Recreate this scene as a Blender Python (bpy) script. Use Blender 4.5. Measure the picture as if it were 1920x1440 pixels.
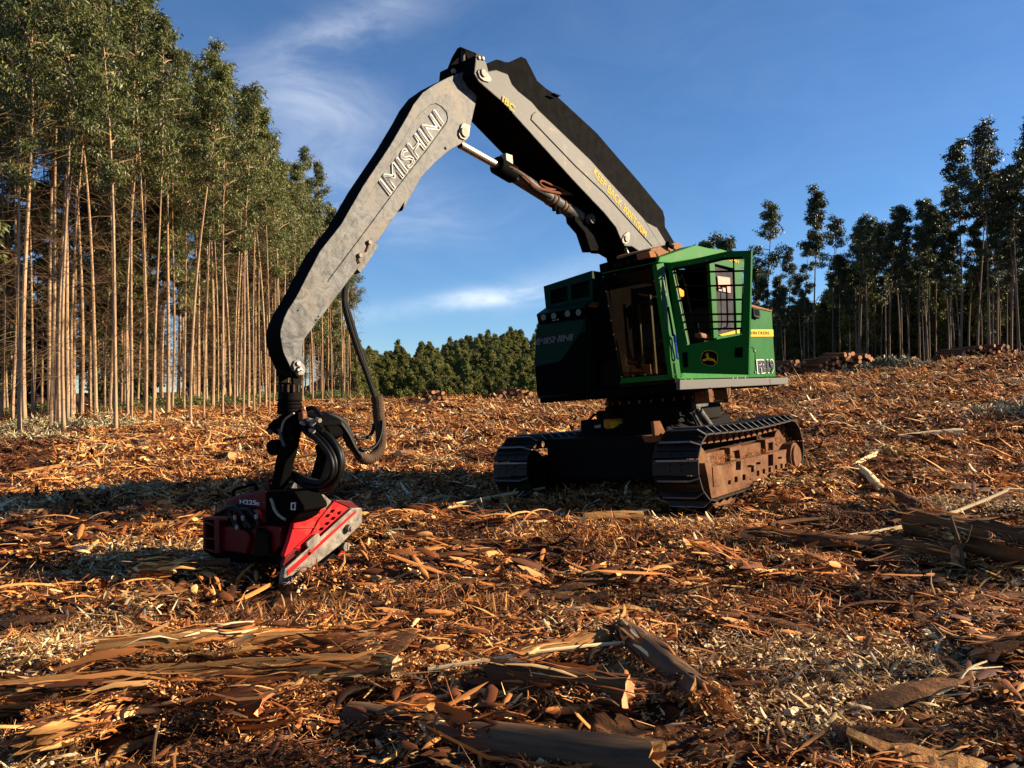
import bpy, bmesh, math, random
import numpy as np
from mathutils import Vector, Matrix

for _o in list(bpy.data.objects): bpy.data.objects.remove(_o)
S = bpy.context.scene
COL = S.collection
rng = np.random.default_rng(11)
random.seed(5)

# ------------------------------------------------------------------ camera
F_PX, CAM_H = 1442.0, 1.6                    # focal length in photo pixels, eye height
PITCH = math.atan(20.0/F_PX)
cam_d = bpy.data.cameras.new('camera'); cam = bpy.data.objects.new('camera', cam_d)
COL.objects.link(cam); S.camera = cam
cam_d.sensor_width = 36.0; cam_d.lens = 36.0*F_PX/1920.0
cam_d.clip_start = 0.05; cam_d.clip_end = 3000.0
cam.location = (0, 0, CAM_H); cam.rotation_euler = (math.pi/2+PITCH, 0, 0)

# ------------------------------------------------------------------ light
SUN_EL, SUN_AZ = math.radians(21.0), math.radians(84.0)      # azimuth from +Y towards +X
SDIR = Vector((math.sin(SUN_AZ)*math.cos(SUN_EL), math.cos(SUN_AZ)*math.cos(SUN_EL), math.sin(SUN_EL)))
sun_d = bpy.data.lights.new('sun', 'SUN'); sun = bpy.data.objects.new('sun', sun_d); COL.objects.link(sun)
sun_d.energy = 5.0; sun_d.angle = math.radians(0.5); sun_d.color = (1.0, 0.80, 0.56)
sun.rotation_euler = (-SDIR).to_track_quat('-Z', 'Y').to_euler()
S.view_settings.view_transform = 'Standard'; S.view_settings.look = 'None'
S.view_settings.exposure = 1.62; S.view_settings.gamma = 1.0; S.view_settings.use_curve_mapping = False

W = bpy.data.worlds.new('World'); S.world = W; W.use_nodes = True
nt = W.node_tree; N = nt.nodes; LK = nt.links; N.clear()
def wn(t, **k):
    n = N.new(t)
    for a, b in k.items(): setattr(n, a, b)
    return n
sky = wn('ShaderNodeTexSky', sky_type='NISHITA', sun_disc=False, sun_elevation=SUN_EL, sun_rotation=SUN_AZ,
         altitude=900.0, air_density=1.0, dust_density=0.0, ozone_density=6.0)
bg = wn('ShaderNodeBackground'); bg.inputs['Strength'].default_value = 0.051
wo = wn('ShaderNodeOutputWorld')
tc = wn('ShaderNodeTexCoord')
hsv = wn('ShaderNodeHueSaturation'); hsv.inputs['Saturation'].default_value = 1.05
LK.new(sky.outputs[0], hsv.inputs['Color'])
# thin cirrus: a stretched noise on the sky's own direction, gathered round a few wisps
def wmath(op, a, b=None, c=None):
    n = wn('ShaderNodeMath', operation=op)
    for i, x in enumerate((a, b, c)):
        if x is None: continue
        if isinstance(x, (int, float)): n.inputs[i].default_value = x
        else: LK.new(x, n.inputs[i])
    return n.outputs[0]
def dir_of(px, py):
    x, z = (px-960)/F_PX, (720-py)/F_PX
    c, s = math.cos(PITCH), math.sin(PITCH)
    return Vector((x, c - z*s, s + z*c)).normalized()
sep = wn('ShaderNodeSeparateXYZ'); LK.new(tc.outputs['Generated'], sep.inputs[0])
def wisp(px, py, rx, rz, amp, tilt=0.0):
    d = dir_of(px, py)
    u = wmath('SUBTRACT', wmath('DIVIDE', sep.outputs[0], wmath('MAXIMUM', sep.outputs[1], 0.05)), d.x/d.y)
    v = wmath('SUBTRACT', wmath('DIVIDE', sep.outputs[2], wmath('MAXIMUM', sep.outputs[1], 0.05)), d.z/d.y)
    v = wmath('SUBTRACT', v, wmath('MULTIPLY', u, tilt))
    a = wmath('POWER', wmath('DIVIDE', u, rx), 2.0); b = wmath('POWER', wmath('DIVIDE', v, rz), 2.0)
    return wmath('MULTIPLY', wmath('EXPONENT', wmath('MULTIPLY', wmath('ADD', a, b), -1.0)), amp)
mp = wn('ShaderNodeMapping'); mp.inputs['Scale'].default_value = (3.4, 3.4, 8.5); mp.inputs['Rotation'].default_value = (0, 0.35, 0)
LK.new(tc.outputs['Generated'], mp.inputs[0])
nz = wn('ShaderNodeTexNoise'); nz.inputs['Scale'].default_value = 1.6; nz.inputs['Detail'].default_value = 9
nz.inputs['Roughness'].default_value = 0.62; nz.inputs['Distortion'].default_value = 1.1
LK.new(mp.outputs[0], nz.inputs['Vector'])
rmp = wn('ShaderNodeMapRange'); rmp.inputs['From Min'].default_value = 0.38; rmp.inputs['From Max'].default_value = 0.78
LK.new(nz.outputs[0], rmp.inputs['Value'])
tot = None
for a in ((585, 185, .095, .042, .38, -.25), (650, 50, .11, .028, .34, .3), (905, 560, .12, .013, .72, .13), (610, 320, .11, .06, .20, -.1),
          (760, 400, .10, .04, .22, -.1), (1040, 520, .08, .02, .35, .3)):
    w_ = wisp(*a); tot = w_ if tot is None else wmath('ADD', tot, w_)
tot = wmath('ADD', tot, 0.03)
fac = wmath('MINIMUM', wmath('MULTIPLY', wmath('MULTIPLY_ADD', rmp.outputs[0], 0.9, 0.22), tot), 0.85)
mixc = wn('ShaderNodeMixRGB'); mixc.inputs[2].default_value = (8.5, 8.8, 9.3, 1)
LK.new(fac, mixc.inputs[0]); LK.new(hsv.outputs[0], mixc.inputs[1])
LK.new(mixc.outputs[0], bg.inputs['Color']); LK.new(bg.outputs[0], wo.inputs['Surface'])

# ------------------------------------------------------------------ pixel <-> place
def ray(px, py):
    x, z = (px-960)/F_PX, (720-py)/F_PX
    c, s = math.cos(PITCH), math.sin(PITCH)
    return Vector((x, c - z*s, s + z*c))
EYE = Vector((0, 0, CAM_H))
def at(px, py, depth):
    d = ray(px, py); return EYE + d*(depth/d.y)
class Frame:                                     # a thing's own axes: forward, side, up
    def __init__(s, O, az, pit=0, rol=0):
        a = math.radians(az); p = math.radians(pit); r = math.radians(rol)
        f = Vector((-math.sin(a)*math.cos(p), -math.cos(a)*math.cos(p), -math.sin(p)))
        q = Vector((math.cos(a)*math.cos(r), -math.sin(a)*math.cos(r), math.sin(r)))
        q = (q - f*q.dot(f)).normalized(); z = f.cross(q)
        s.O = Vector(O); s.B = (f, q, z)
        s.M = Matrix(((f.x, q.x, z.x, s.O.x), (f.y, q.y, z.y, s.O.y), (f.z, q.z, z.z, s.O.z), (0, 0, 0, 1)))
        s.I = s.M.inverted(); s.eye = s.I @ EYE
    def d(s, px, py): return s.I.to_3x3() @ ray(px, py)
    def L(s, px, py, ax, val):                   # where the line of sight meets the plane axis = val
        d = s.d(px, py); t = (val - s.eye[ax])/d[ax]; return s.eye + d*t
    def Lp(s, px, py, p0, n):
        d = s.d(px, py); n = Vector(n); t = (Vector(p0) - s.eye).dot(n)/d.dot(n); return s.eye + d*t

# ------------------------------------------------------------------ materials
def mat(name, col, rough=0.6, metal=0.0, var=0.0, scale=8.0, col2=None, bump=0.0, spec=0.10, stretch=None, dust=None, detail=6, coords='Object', bscale=None, dist=0.3):
    dist0 = dist
    m = bpy.data.materials.new(name); m.use_nodes = True
    t = m.node_tree; b = t.nodes['Principled BSDF']
    b.inputs['Base Color'].default_value = (*col, 1); b.inputs['Roughness'].default_value = rough
    b.inputs['Metallic'].default_value = metal; b.inputs['Specular IOR Level'].default_value = spec
    tcn = t.nodes.new('ShaderNodeTexCoord'); out = tcn.outputs[coords]
    if stretch:
        mpn = t.nodes.new('ShaderNodeMapping'); mpn.inputs['Scale'].default_value = stretch
        t.links.new(out, mpn.inputs[0]); out = mpn.outputs[0]
    def noise(sc, det=detail, dist=dist0):
        n = t.nodes.new('ShaderNodeTexNoise'); n.inputs['Scale'].default_value = sc; n.inputs['Detail'].default_value = det
        n.inputs['Roughness'].default_value = 0.65; n.inputs['Distortion'].default_value = dist
        t.links.new(out, n.inputs['Vector']); return n.outputs[0]
    if col2 is not None:
        n = noise(scale); r = t.nodes.new('ShaderNodeValToRGB')
        r.color_ramp.elements[0].position = 0.5-0.5*var; r.color_ramp.elements[1].position = 0.5+0.5*var
        r.color_ramp.elements[0].color = (*col, 1); r.color_ramp.elements[1].color = (*col2, 1)
        t.links.new(n, r.inputs[0]); last = r.outputs[0]
        if dust:                                     # dust = colour, amount: settled in blotches
            n2 = noise(scale*0.35, 8, 0.8); mr = t.nodes.new('ShaderNodeMapRange')
            mr.inputs[1].default_value = 0.62-dust[1]*.35; mr.inputs[2].default_value = 0.75
            t.links.new(n2, mr.inputs[0]); mx = t.nodes.new('ShaderNodeMixRGB'); mx.inputs[2].default_value = (*dust[0], 1)
            t.links.new(mr.outputs[0], mx.inputs[0]); t.links.new(last, mx.inputs[1]); last = mx.outputs[0]
        t.links.new(last, b.inputs['Base Color'])
        rr = t.nodes.new('ShaderNodeMapRange'); rr.inputs[3].default_value = max(0.05, rough-0.15); rr.inputs[4].default_value = min(1, rough+0.2)
        t.links.new(n, rr.inputs[0]); t.links.new(rr.outputs[0], b.inputs['Roughness'])
    if bump:
        nb = noise(bscale or scale*2.5); bp = t.nodes.new('ShaderNodeBump'); bp.inputs['Strength'].default_value = bump; bp.inputs['Distance'].default_value = 0.02
        t.links.new(nb, bp.inputs['Height']); t.links.new(bp.outputs[0], b.inputs['Normal'])
    return m
def ramp_mat(name, stops, rough=0.8, spec=0.25, inst=0.25, translucent=0.0, attr='rnd', noise=0.0):
    """colour picked per piece by its own number, shifted a little per copy"""
    m = bpy.data.materials.new(name); m.use_nodes = True; t = m.node_tree; b = t.nodes['Principled BSDF']
    a = t.nodes.new('ShaderNodeAttribute'); a.attribute_name = attr
    r = t.nodes.new('ShaderNodeValToRGB'); e = r.color_ramp.elements
    while len(e) < len(stops): e.new(0.5)
    for el, (p, c) in zip(e, stops): el.position = p; el.color = (*c, 1)
    t.links.new(a.outputs['Fac'], r.inputs[0]); last = r.outputs[0]
    oi = t.nodes.new('ShaderNodeObjectInfo'); mr = t.nodes.new('ShaderNodeMapRange')
    mr.inputs[3].default_value = 1-inst; mr.inputs[4].default_value = 1+inst
    t.links.new(oi.outputs['Random'], mr.inputs[0])
    h = t.nodes.new('ShaderNodeHueSaturation'); t.links.new(mr.outputs[0], h.inputs['Value']); t.links.new(last, h.inputs['Color']); last = h.outputs[0]
    if noise:
        tcn = t.nodes.new('ShaderNodeTexCoord'); mpn = t.nodes.new('ShaderNodeMapping')
        n = t.nodes.new('ShaderNodeTexNoise'); n.inputs['Scale'].default_value = 22; n.inputs['Detail'].default_value = 5
        t.links.new(tcn.outputs['Object'], mpn.inputs[0]); t.links.new(mpn.outputs[0], n.inputs['Vector'])
        m2 = t.nodes.new('ShaderNodeMapRange'); m2.inputs[3].default_value = 1-noise; m2.inputs[4].default_value = 1+noise
        t.links.new(n.outputs[0], m2.inputs[0]); h2 = t.nodes.new('ShaderNodeHueSaturation')
        t.links.new(m2.outputs[0], h2.inputs['Value']); t.links.new(last, h2.inputs['Color']); last = h2.outputs[0]
    t.links.new(last, b.inputs['Base Color']); b.inputs['Roughness'].default_value = rough; b.inputs['Specular IOR Level'].default_value = spec
    if translucent:
        tr = t.nodes.new('ShaderNodeBsdfTranslucent'); mx = t.nodes.new('ShaderNodeMixShader'); mx.inputs[0].default_value = translucent
        t.links.new(last, tr.inputs['Color']); t.links.new(b.outputs[0], mx.inputs[1]); t.links.new(tr.outputs[0], mx.inputs[2])
        t.links.new(mx.outputs[0], t.nodes['Material Output'].inputs['Surface'])
    return m
def glass(name, tint, refl=0.12, opaque=0.15, dirt=(0.3, 0.22, 0.15), base=0.0):
    m = bpy.data.materials.new(name); m.use_nodes = True; t = m.node_tree; t.nodes.clear()
    o = t.nodes.new('ShaderNodeOutputMaterial'); tr = t.nodes.new('ShaderNodeBsdfTransparent'); tr.inputs[0].default_value = (*tint, 1)
    gl = t.nodes.new('ShaderNodeBsdfGlossy'); gl.inputs['Roughness'].default_value = 0.03
    df = t.nodes.new('ShaderNodeBsdfDiffuse'); df.inputs[0].default_value = (*dirt, 1)
    tcn = t.nodes.new('ShaderNodeTexCoord'); n = t.nodes.new('ShaderNodeTexNoise'); n.inputs['Scale'].default_value = 5; n.inputs['Detail'].default_value = 8
    t.links.new(tcn.outputs['Object'], n.inputs['Vector'])
    mr = t.nodes.new('ShaderNodeMapRange'); mr.inputs[1].default_value = 0.35; mr.inputs[2].default_value = 0.75; mr.inputs[3].default_value = base; mr.inputs[4].default_value = min(1, base+opaque*2)
    t.links.new(n.outputs[0], mr.inputs[0])
    m1 = t.nodes.new('ShaderNodeMixShader'); m2 = t.nodes.new('ShaderNodeMixShader')
    fr = t.nodes.new('ShaderNodeFresnel'); fr.inputs[0].default_value = 1.4
    ad = t.nodes.new('ShaderNodeMath'); ad.operation = 'MULTIPLY_ADD'; ad.inputs[1].default_value = refl*4; ad.inputs[2].default_value = refl*.3
    t.links.new(fr.outputs[0], ad.inputs[0])
    t.links.new(mr.outputs[0], m1.inputs[0]); t.links.new(tr.outputs[0], m1.inputs[1]); t.links.new(df.outputs[0], m1.inputs[2])
    t.links.new(ad.outputs[0], m2.inputs[0]); t.links.new(m1.outputs[0], m2.inputs[1]); t.links.new(gl.outputs[0], m2.inputs[2])
    t.links.new(m2.outputs[0], o.inputs['Surface']); return m
M = {
 'steel': mat('worn_steel', (.020,.022,.023), .5, .0, .24, 7.5, (.135,.14,.138), .2, spec=.14, dist=1.6, dust=((.15,.12,.085), .25), stretch=(1, 1, 1), detail=10),
 'steel_plain': mat('grey_boom_paint', (.022,.023,.023), .5, .0, .25, 7.0, (.10,.102,.098), .06, spec=.12, detail=12, dist=1.2, dust=((.12,.09,.06), .2)),
 'silver': mat('bare_metal', (.085,.075,.062), .5, .1, .35, 9, (.27,.24,.195), .2, dist=1.0, dust=((.15,.09,.05), .35)),
 'chrome': mat('chrome_rod', (.62,.56,.47), .32, .9),
 'pin': mat('pale_pin_plate', (.17,.15,.115), .5, .1, .6, 20, (.30,.27,.21)),
 'black': mat('black_paint', (.0012,.0012,.0012), .8, 0, .6, 6, (.0024,.0022,.002), spec=.03),
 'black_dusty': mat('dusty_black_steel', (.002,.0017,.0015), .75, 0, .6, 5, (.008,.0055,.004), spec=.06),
 'rubber': mat('black_hose_rubber', (.003,.003,.003), .45, 0, .6, 30, (.006,.006,.005), spec=.16),
 'wrap': mat('dusty_hose_wrap', (.035,.022,.015), .8, 0, .7, 18, (.10,.060,.035), .3),
 'hosered': mat('rusty_red_hose', (.10,.030,.016), .7, 0, .6, 20, (.17,.06,.03)),
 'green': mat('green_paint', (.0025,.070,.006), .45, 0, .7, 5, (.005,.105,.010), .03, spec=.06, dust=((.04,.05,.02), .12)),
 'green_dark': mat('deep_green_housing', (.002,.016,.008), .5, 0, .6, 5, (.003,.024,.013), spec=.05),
 'roof': mat('green_paint_lit_copy', (.006,.105,.010), .5, 0, .6, 7, (.022,.165,.025), .04, spec=.06, dust=((.08,.12,.05), .2)),  # lighter copy of the green, sunlight on roof and sill put into the colour
 'yellow': mat('yellow_decal', (.42,.28,.003), .6),
 'amber': mat('yellow_motor_paint', (.40,.17,.006), .5, 0, .6, 9, (.30,.11,.006), dust=((.12,.055,.02), .3)),
 'white': mat('white_lettering', (.62,.61,.57), .6),
 'lgrey': mat('pale_outline', (.55,.54,.50), .5),
 'dgrey': mat('dim_outline', (.30,.30,.30), .5),
 'navy': mat('dark_navy_lettering', (.012,.010,.030), .5),
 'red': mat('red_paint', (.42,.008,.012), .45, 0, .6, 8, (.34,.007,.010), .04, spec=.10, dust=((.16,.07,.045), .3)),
 'red_shaded': mat('shaded_red_paint', (.085,.0015,.003), .45, 0, .6, 8, (.055,.0015,.002), .04, spec=.15, dust=((.03,.015,.01), .2)),  # darker copy of the red, shade on the head's front put into the colour
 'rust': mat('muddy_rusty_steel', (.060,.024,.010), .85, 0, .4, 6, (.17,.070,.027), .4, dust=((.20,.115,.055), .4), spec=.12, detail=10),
 'mud': mat('dried_orange_mud', (.19,.07,.025), .95, 0, .6, 10, (.27,.12,.05), .5, spec=.1),
 'shoe': mat('track_shoe_steel', (.007,.0065,.006), .45, .2, .6, 6, (.022,.016,.012), .1, spec=.2, dust=((.035,.018,.009), .3)),
 'shoe_edge': mat('polished_grouser_edge', (.10,.095,.088), .4, .3, .6, 20, (.20,.185,.165), spec=.4),
 'skirt': mat('grey_deck_edge', (.05,.05,.048), .6, 0, .6, 7, (.085,.082,.076), .08, spec=.2),
 'dustplate': mat('dusty_roof_plate', (.15,.062,.026), .9, 0, .6, 9, (.23,.115,.06), .3, spec=.15),
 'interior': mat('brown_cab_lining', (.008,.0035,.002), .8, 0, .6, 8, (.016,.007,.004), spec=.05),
 'seat': mat('grey_seat_cloth', (.03,.025,.021), .9, 0, .6, 20, (.05,.042,.035)),
 'arm': mat('tan_armrest', (.20,.09,.05), .7),
 'olive': mat('pale_green_trim', (.09,.11,.05), .6),
 'glass': glass('windscreen_glass', (.60,.52,.46), .03, .04, (.06,.042,.03)),
 'pane': glass('side_window_glass', (.30,.30,.31), .03, .20, (.075,.07,.068), base=.55),
 'lens': mat('lamp_lens', (.05,.05,.05), .15, .2),
 'paper': mat('pink_notice_paper', (.42,.26,.22), .7),
 'orange': mat('orange_cloth', (.85,.27,.02), .8),
 'blue': mat('blue_strap', (.03,.06,.50), .7),
 'bark': mat('brown_log_bark', (.018,.009,.005), .85, 0, .4, 26, (.17,.075,.030), .9, stretch=(1, 1, .06), spec=.1, detail=12, dust=((.26,.115,.040), .3)),
 'bark_smooth': mat('smooth_grey_brown_bark', (.040,.022,.012), .75, 0, .45, 16, (.165,.092,.048), .6, stretch=(1, 1, .09), spec=.15, detail=12, dust=((.20,.10,.042), .35)),
 'wood': mat('split_orange_wood', (.07,.028,.010), .8, 0, .45, 30, (.46,.225,.070), 1.0, stretch=(1, 1, .035), spec=.12, detail=12, dust=((.55,.34,.13), .35)),
 'woodpale': mat('pale_peeled_wood', (.60,.43,.20), .75, 0, .7, 14, (.78,.62,.36), .3, stretch=(1, 1, .08), spec=.2, detail=10),
 'cut': mat('sawn_log_end', (.36,.20,.09), .85, 0, .6, 14, (.58,.38,.20), .3),
 'cutorange': mat('orange_sawn_log_end', (.50,.21,.085), .8, 0, .8, 10, (.66,.34,.17), .2),
 'stump': mat('grey_stump_wood', (.10,.06,.04), .9, 0, .6, 10, (.2,.12,.07), .5, stretch=(1, 1, .2)),
 'trunk': mat('tan_eucalyptus_bark', (.13,.072,.038), .8, 0, .5, 2.6, (.50,.35,.21), .3, stretch=(1, 1, .22), spec=.12, detail=10, bscale=14, dust=((.24,.125,.06), .4)),
 'trunk_shaded': mat('shade_greyed_eucalyptus_bark', (.075,.052,.038), .8, 0, .6, 2.5, (.26,.185,.13), .25, stretch=(1, 1, .14), spec=.2, detail=8, bscale=12),  # bark greyed because the right stand is in shade: shade put into the colour
 'twig': mat('dry_twig', (.060,.036,.020), .9, 0, .7, 6, (.15,.095,.052), spec=.05),
}
# ------------------------------------------------------------------ mesh building
class MB:
    def __init__(s): s.v = []; s.f = []; s.m = []
    def add(s, vs, fs, mi=0):
        b = len(s.v); s.v += [tuple(x) for x in vs]; s.f += [[b+i for i in f] for f in fs]; s.m += [mi]*len(fs); return s
    def prism(s, poly, vec, mi=0):
        n = len(poly); vec = Vector(vec); P = [Vector(p) for p in poly]
        return s.add(P+[p+vec for p in P], [list(range(n)), list(range(2*n-1, n-1, -1))]+[[i, (i+1) % n, n+(i+1) % n, n+i] for i in range(n)], mi)
    def loft(s, A, B, mi=0):
        n = len(A)
        return s.add(list(A)+list(B), [list(range(n)), list(range(2*n-1, n-1, -1))]+[[i, (i+1) % n, n+(i+1) % n, n+i] for i in range(n)], mi)
    def box(s, a, b, mi=0):
        (x0, y0, z0), (x1, y1, z1) = a, b
        return s.prism([(x0,y0,z0),(x1,y0,z0),(x1,y1,z0),(x0,y1,z0)], (0,0,z1-z0), mi)
    def tube(s, path, r, n=8, mi=0, cap=True):
        P = [Vector(p) for p in path]; k = len(P); R = [r]*k if isinstance(r, (int, float)) else list(r)
        T = [(P[min(i+1,k-1)]-P[max(i-1,0)]).normalized() for i in range(k)]
        up = Vector((0,0,1)) if abs(T[0].z) < .9 else Vector((1,0,0)); a = T[0].cross(up).normalized(); vs = []
        for i in range(k):
            a = (a - T[i]*a.dot(T[i])).normalized(); b = T[i].cross(a)
            vs += [P[i]+(a*math.cos(2*math.pi*j/n)+b*math.sin(2*math.pi*j/n))*R[i] for j in range(n)]
        fs = [[i*n+j, i*n+(j+1) % n, (i+1)*n+(j+1) % n, (i+1)*n+j] for i in range(k-1) for j in range(n)]
        if cap: fs += [list(range(n))[::-1], list(range((k-1)*n, k*n))]
        return s.add(vs, fs, mi)
    def cyl(s, p0, p1, r, r1=None, n=16, mi=0): return s.tube([p0, p1], [r, r if r1 is None else r1], n, mi)
    def mesh(s, name, mats, smooth=False):
        me = bpy.data.meshes.new(name); me.from_pydata(s.v, [], s.f); me.update()
        for m in (mats if isinstance(mats, (list, tuple)) else [mats]): me.materials.append(M[m] if isinstance(m, str) else m)
        me.polygons.foreach_set('material_index', s.m)
        bm = bmesh.new(); bm.from_mesh(me); bmesh.ops.recalc_face_normals(bm, faces=bm.faces); bm.to_mesh(me); bm.free()
        if smooth: me.polygons.foreach_set('use_smooth', [True]*len(me.polygons)); me.set_sharp_from_angle(angle=math.radians(40))
        return me
    def build(s, name, mats, parent=None, bevel=0.0, smooth=False):
        return place(name, s.mesh(name, mats, smooth), parent, bevel)
def place(name, me, parent=None, bevel=0.0):
    o = bpy.data.objects.new(name, me); COL.objects.link(o); o.parent = parent
    if bevel:
        b = o.modifiers.new('bevel', 'BEVEL'); b.width = bevel; b.segments = 2; b.limit_method = 'ANGLE'; b.angle_limit = math.radians(35)
    return o
def tag(o, label=None, cat=None, group=None, kind=None):
    for k, v in (('label', label), ('category', cat), ('group', group), ('kind', kind)):
        if v: o[k] = v
    return o
def thing(name, label, cat, mtx=None, loc=None, group=None):
    o = bpy.data.objects.new(name, None); COL.objects.link(o); o.empty_display_size = .2
    if mtx is not None: o.matrix_world = mtx
    if loc is not None: o.location = loc
    return tag(o, label, cat, group)
def part_empty(name, parent):
    o = bpy.data.objects.new(name, None); COL.objects.link(o); o.parent = parent; o.empty_display_size = .1; return o
def cut(o, cutter):
    """take a shape out of a plate for good, then throw the tool away"""
    t = bpy.data.objects.new('tool', cutter.mesh('tool', 'black')); COL.objects.link(t)
    bev = [(m.width) for m in o.modifiers]
    o.modifiers.clear(); p = o.parent; o.parent = None
    md = o.modifiers.new('cut', 'BOOLEAN'); md.operation = 'DIFFERENCE'; md.solver = 'EXACT'; md.object = t; md.use_self = True
    bpy.context.view_layer.update(); dg = bpy.context.evaluated_depsgraph_get()
    me = bpy.data.meshes.new_from_object(o.evaluated_get(dg)); o.modifiers.clear(); old = o.data; o.data = me
    bpy.data.meshes.remove(old); bpy.data.objects.remove(t); o.parent = p
    for w in bev:
        b = o.modifiers.new('bevel', 'BEVEL'); b.width = w; b.segments = 2; b.limit_method = 'ANGLE'; b.angle_limit = math.radians(35)
    return o
def smooth_path(P, n=6):
    P = [Vector(p) for p in P]; Q = [P[0]]+P+[P[-1]]; out = []
    for i in range(1, len(Q)-2):
        a, b, c, d = Q[i-1], Q[i], Q[i+1], Q[i+2]
        for j in range(n):
            t = j/n; out.append(.5*((2*b)+(c-a)*t+(2*a-5*b+4*c-d)*t*t+(3*b-a-3*c+d)*t**3))
    return out+[P[-1]]
def lettering(name, text, origin, right, up, height, width, material, parent, outline=0.0, shear=0.0, thick=.002, bold=0.0, align=None):
    """flat letters lying on a surface: first letter starts at origin, baseline along right, squeezed to a width"""
    c = bpy.data.curves.new('type', 'FONT'); c.body = text; c.shear = shear; c.offset = bold
    if outline: c.fill_mode = 'NONE'; c.bevel_depth = outline; c.bevel_resolution = 0; c.resolution_u = 3
    else: c.extrude = .5*thick; c.resolution_u = 4
    t = bpy.data.objects.new('type', c); COL.objects.link(t); bpy.context.view_layer.update()
    me = bpy.data.meshes.new_from_object(t.evaluated_get(bpy.context.evaluated_depsgraph_get()))
    bpy.data.objects.remove(t); bpy.data.curves.remove(c)
    n = len(me.vertices); co = np.empty(n*3); me.vertices.foreach_get('co', co); co = co.reshape(-1, 3)
    lo, hi = co.min(0), co.max(0); sx, sy = width/(hi[0]-lo[0]), height/(hi[1]-lo[1])
    r = np.array(Vector(right).normalized()); u0 = Vector(up) - Vector(right).normalized()*Vector(up).dot(Vector(right).normalized())
    u = np.array(u0.normalized()); nn = np.cross(r, u)
    q = np.array(Vector(origin)) + np.outer((co[:, 0]-lo[0])*sx, r) + np.outer((co[:, 1]-lo[1])*sy, u) + np.outer(co[:, 2], nn)
    me.vertices.foreach_set('co', q.ravel()); me.materials.clear(); me.materials.append(M[material]); me.update(); me.name = name
    return place(name, me, parent)
def np_mesh(name, V, Fq, material, rnd=None, smooth=False):
    me = bpy.data.meshes.new(name); V = np.ascontiguousarray(V, dtype=np.float32); Fq = np.ascontiguousarray(Fq, dtype=np.int32)
    me.vertices.add(len(V)); me.vertices.foreach_set('co', V.ravel())
    k = Fq.shape[1]; me.loops.add(Fq.size); me.loops.foreach_set('vertex_index', Fq.ravel())
    me.polygons.add(len(Fq)); me.polygons.foreach_set('loop_start', np.arange(0, Fq.size, k, dtype=np.int32))
    me.update(calc_edges=True)
    if rnd is not None:
        a = me.attributes.new('rnd', 'FLOAT', 'POINT'); a.data.foreach_set('value', np.ascontiguousarray(rnd, dtype=np.float32))
    if smooth: me.polygons.foreach_set('use_smooth', [True]*len(Fq))
    me.materials.append(M[material] if isinstance(material, str) else material); return me
# ------------------------------------------------------------------ ground
def sstep(x, a, b): t = np.clip((x-a)/(b-a), 0, 1); return t*t*(3-2*t)
_wr = np.random.default_rng(3)
_waves = [(_wr.uniform(-1, 1), _wr.uniform(.4, 1.2)*(-1)**i, _wr.uniform(0, 6.3), f) for i, f in enumerate([.5,.8,1.1,1.6,2.2,2.9,3.7,4.6,5.6])]
_waves2 = [(_wr.normal()*.8, _wr.normal()*1.3, _wr.uniform(0, 6.3), f) for f in (5.5, 7, 8.5, 10, 12.5, 15)]
def gz(x, y):
    x = np.asarray(x, float); y = np.asarray(y, float)
    d = np.hypot(x, y); az = np.where(y > .3, x/np.maximum(y, .3), np.sign(x)*1.2); az = np.clip(az, -1.2, 1.2)
    Zc = np.interp(az, [-1.2,-.67,-.45,-.25,-.08,.1,.34,.5,.65,1.2], [.1,.2,.55,.85,1.05,1.55,2.75,3.2,3.9,4.3])
    t = np.clip((d-8)/52, 0, None); prof = np.where(t < 1, t**1.25, 1+.35*(t-1))
    z = Zc*prof + .022*x*np.exp(-d/25) - .13*np.exp(-((x-.9)**2+(y-11.8)**2)/7)
    w = sstep(az, -.225, -.17)*(1-sstep(az, .27, .35))
    z = z - w*sstep(d, 63, 105)*16
    z = z + sstep(az, -.3, -.15)*np.clip(d-150, 0, 200)*(.120+.044*sstep(az, -.2, .06)-.10*sstep(az, .20, .34))
    n = 0
    for i, (a, b, p, f) in enumerate(_waves): n = n + np.sin(f*(a*x+b*y)*1.6+p+.8*np.sin(.7*f*(b*x-a*y)+p*2))/(1+i*.45)
    n3 = 0
    for i, (a, b, p, f) in enumerate(_waves2): n3 = n3 + np.sin(f*(a*x+b*y)+p+1.1*np.sin(.6*f*(b*x-a*y)+p*2))
    near = np.exp(-((x-2.2)**2+(y-12.3)**2)/9)
    z = z + .016*n3*(1-.7*near)*np.clip((32-d)/14, 0, 1) + .034*n*(1-.6*near)*np.clip((75-d)/30, .15, 1)
    z = z + .09*np.exp(-((x-.9)/1.7)**2-((y-8.3)/.5)**2) - .13*np.exp(-((x-2.7)**2+(y-10.0)**2)/1.6) - .08*np.exp(-((x+.2)**2+(y-11.2)**2)/1.2) + .10*np.exp(-((x+1.6)/1.4)**2-((y-4.6)/.5)**2) + .04*np.exp(-((x+.6)/1.3)**2-((y-5.6)/.35)**2) - .13*np.exp(-((x+2.1)**2+(y-6.8)**2)/1.2)
    z = z + .22*np.exp(-((x-5.5)/2.0)**2-((y-8.6)/.9)**2) - .10*np.exp(-((x-3.2)/2.0)**2-((y-6.3)/.7)**2)
    return z
def G(x, y): return float(gz(x, y))
def ground_hit(px, py, dmax=200):
    d = ray(px, py); t = np.linspace(2, dmax, 4000); x, y, z = d.x*t, d.y*t, CAM_H+d.z*t
    k = np.argmax(z < gz(x, y))
    k = k if (z < gz(x, y)).any() else len(t)-1
    return Vector((x[k], y[k], G(x[k], y[k])))
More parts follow.
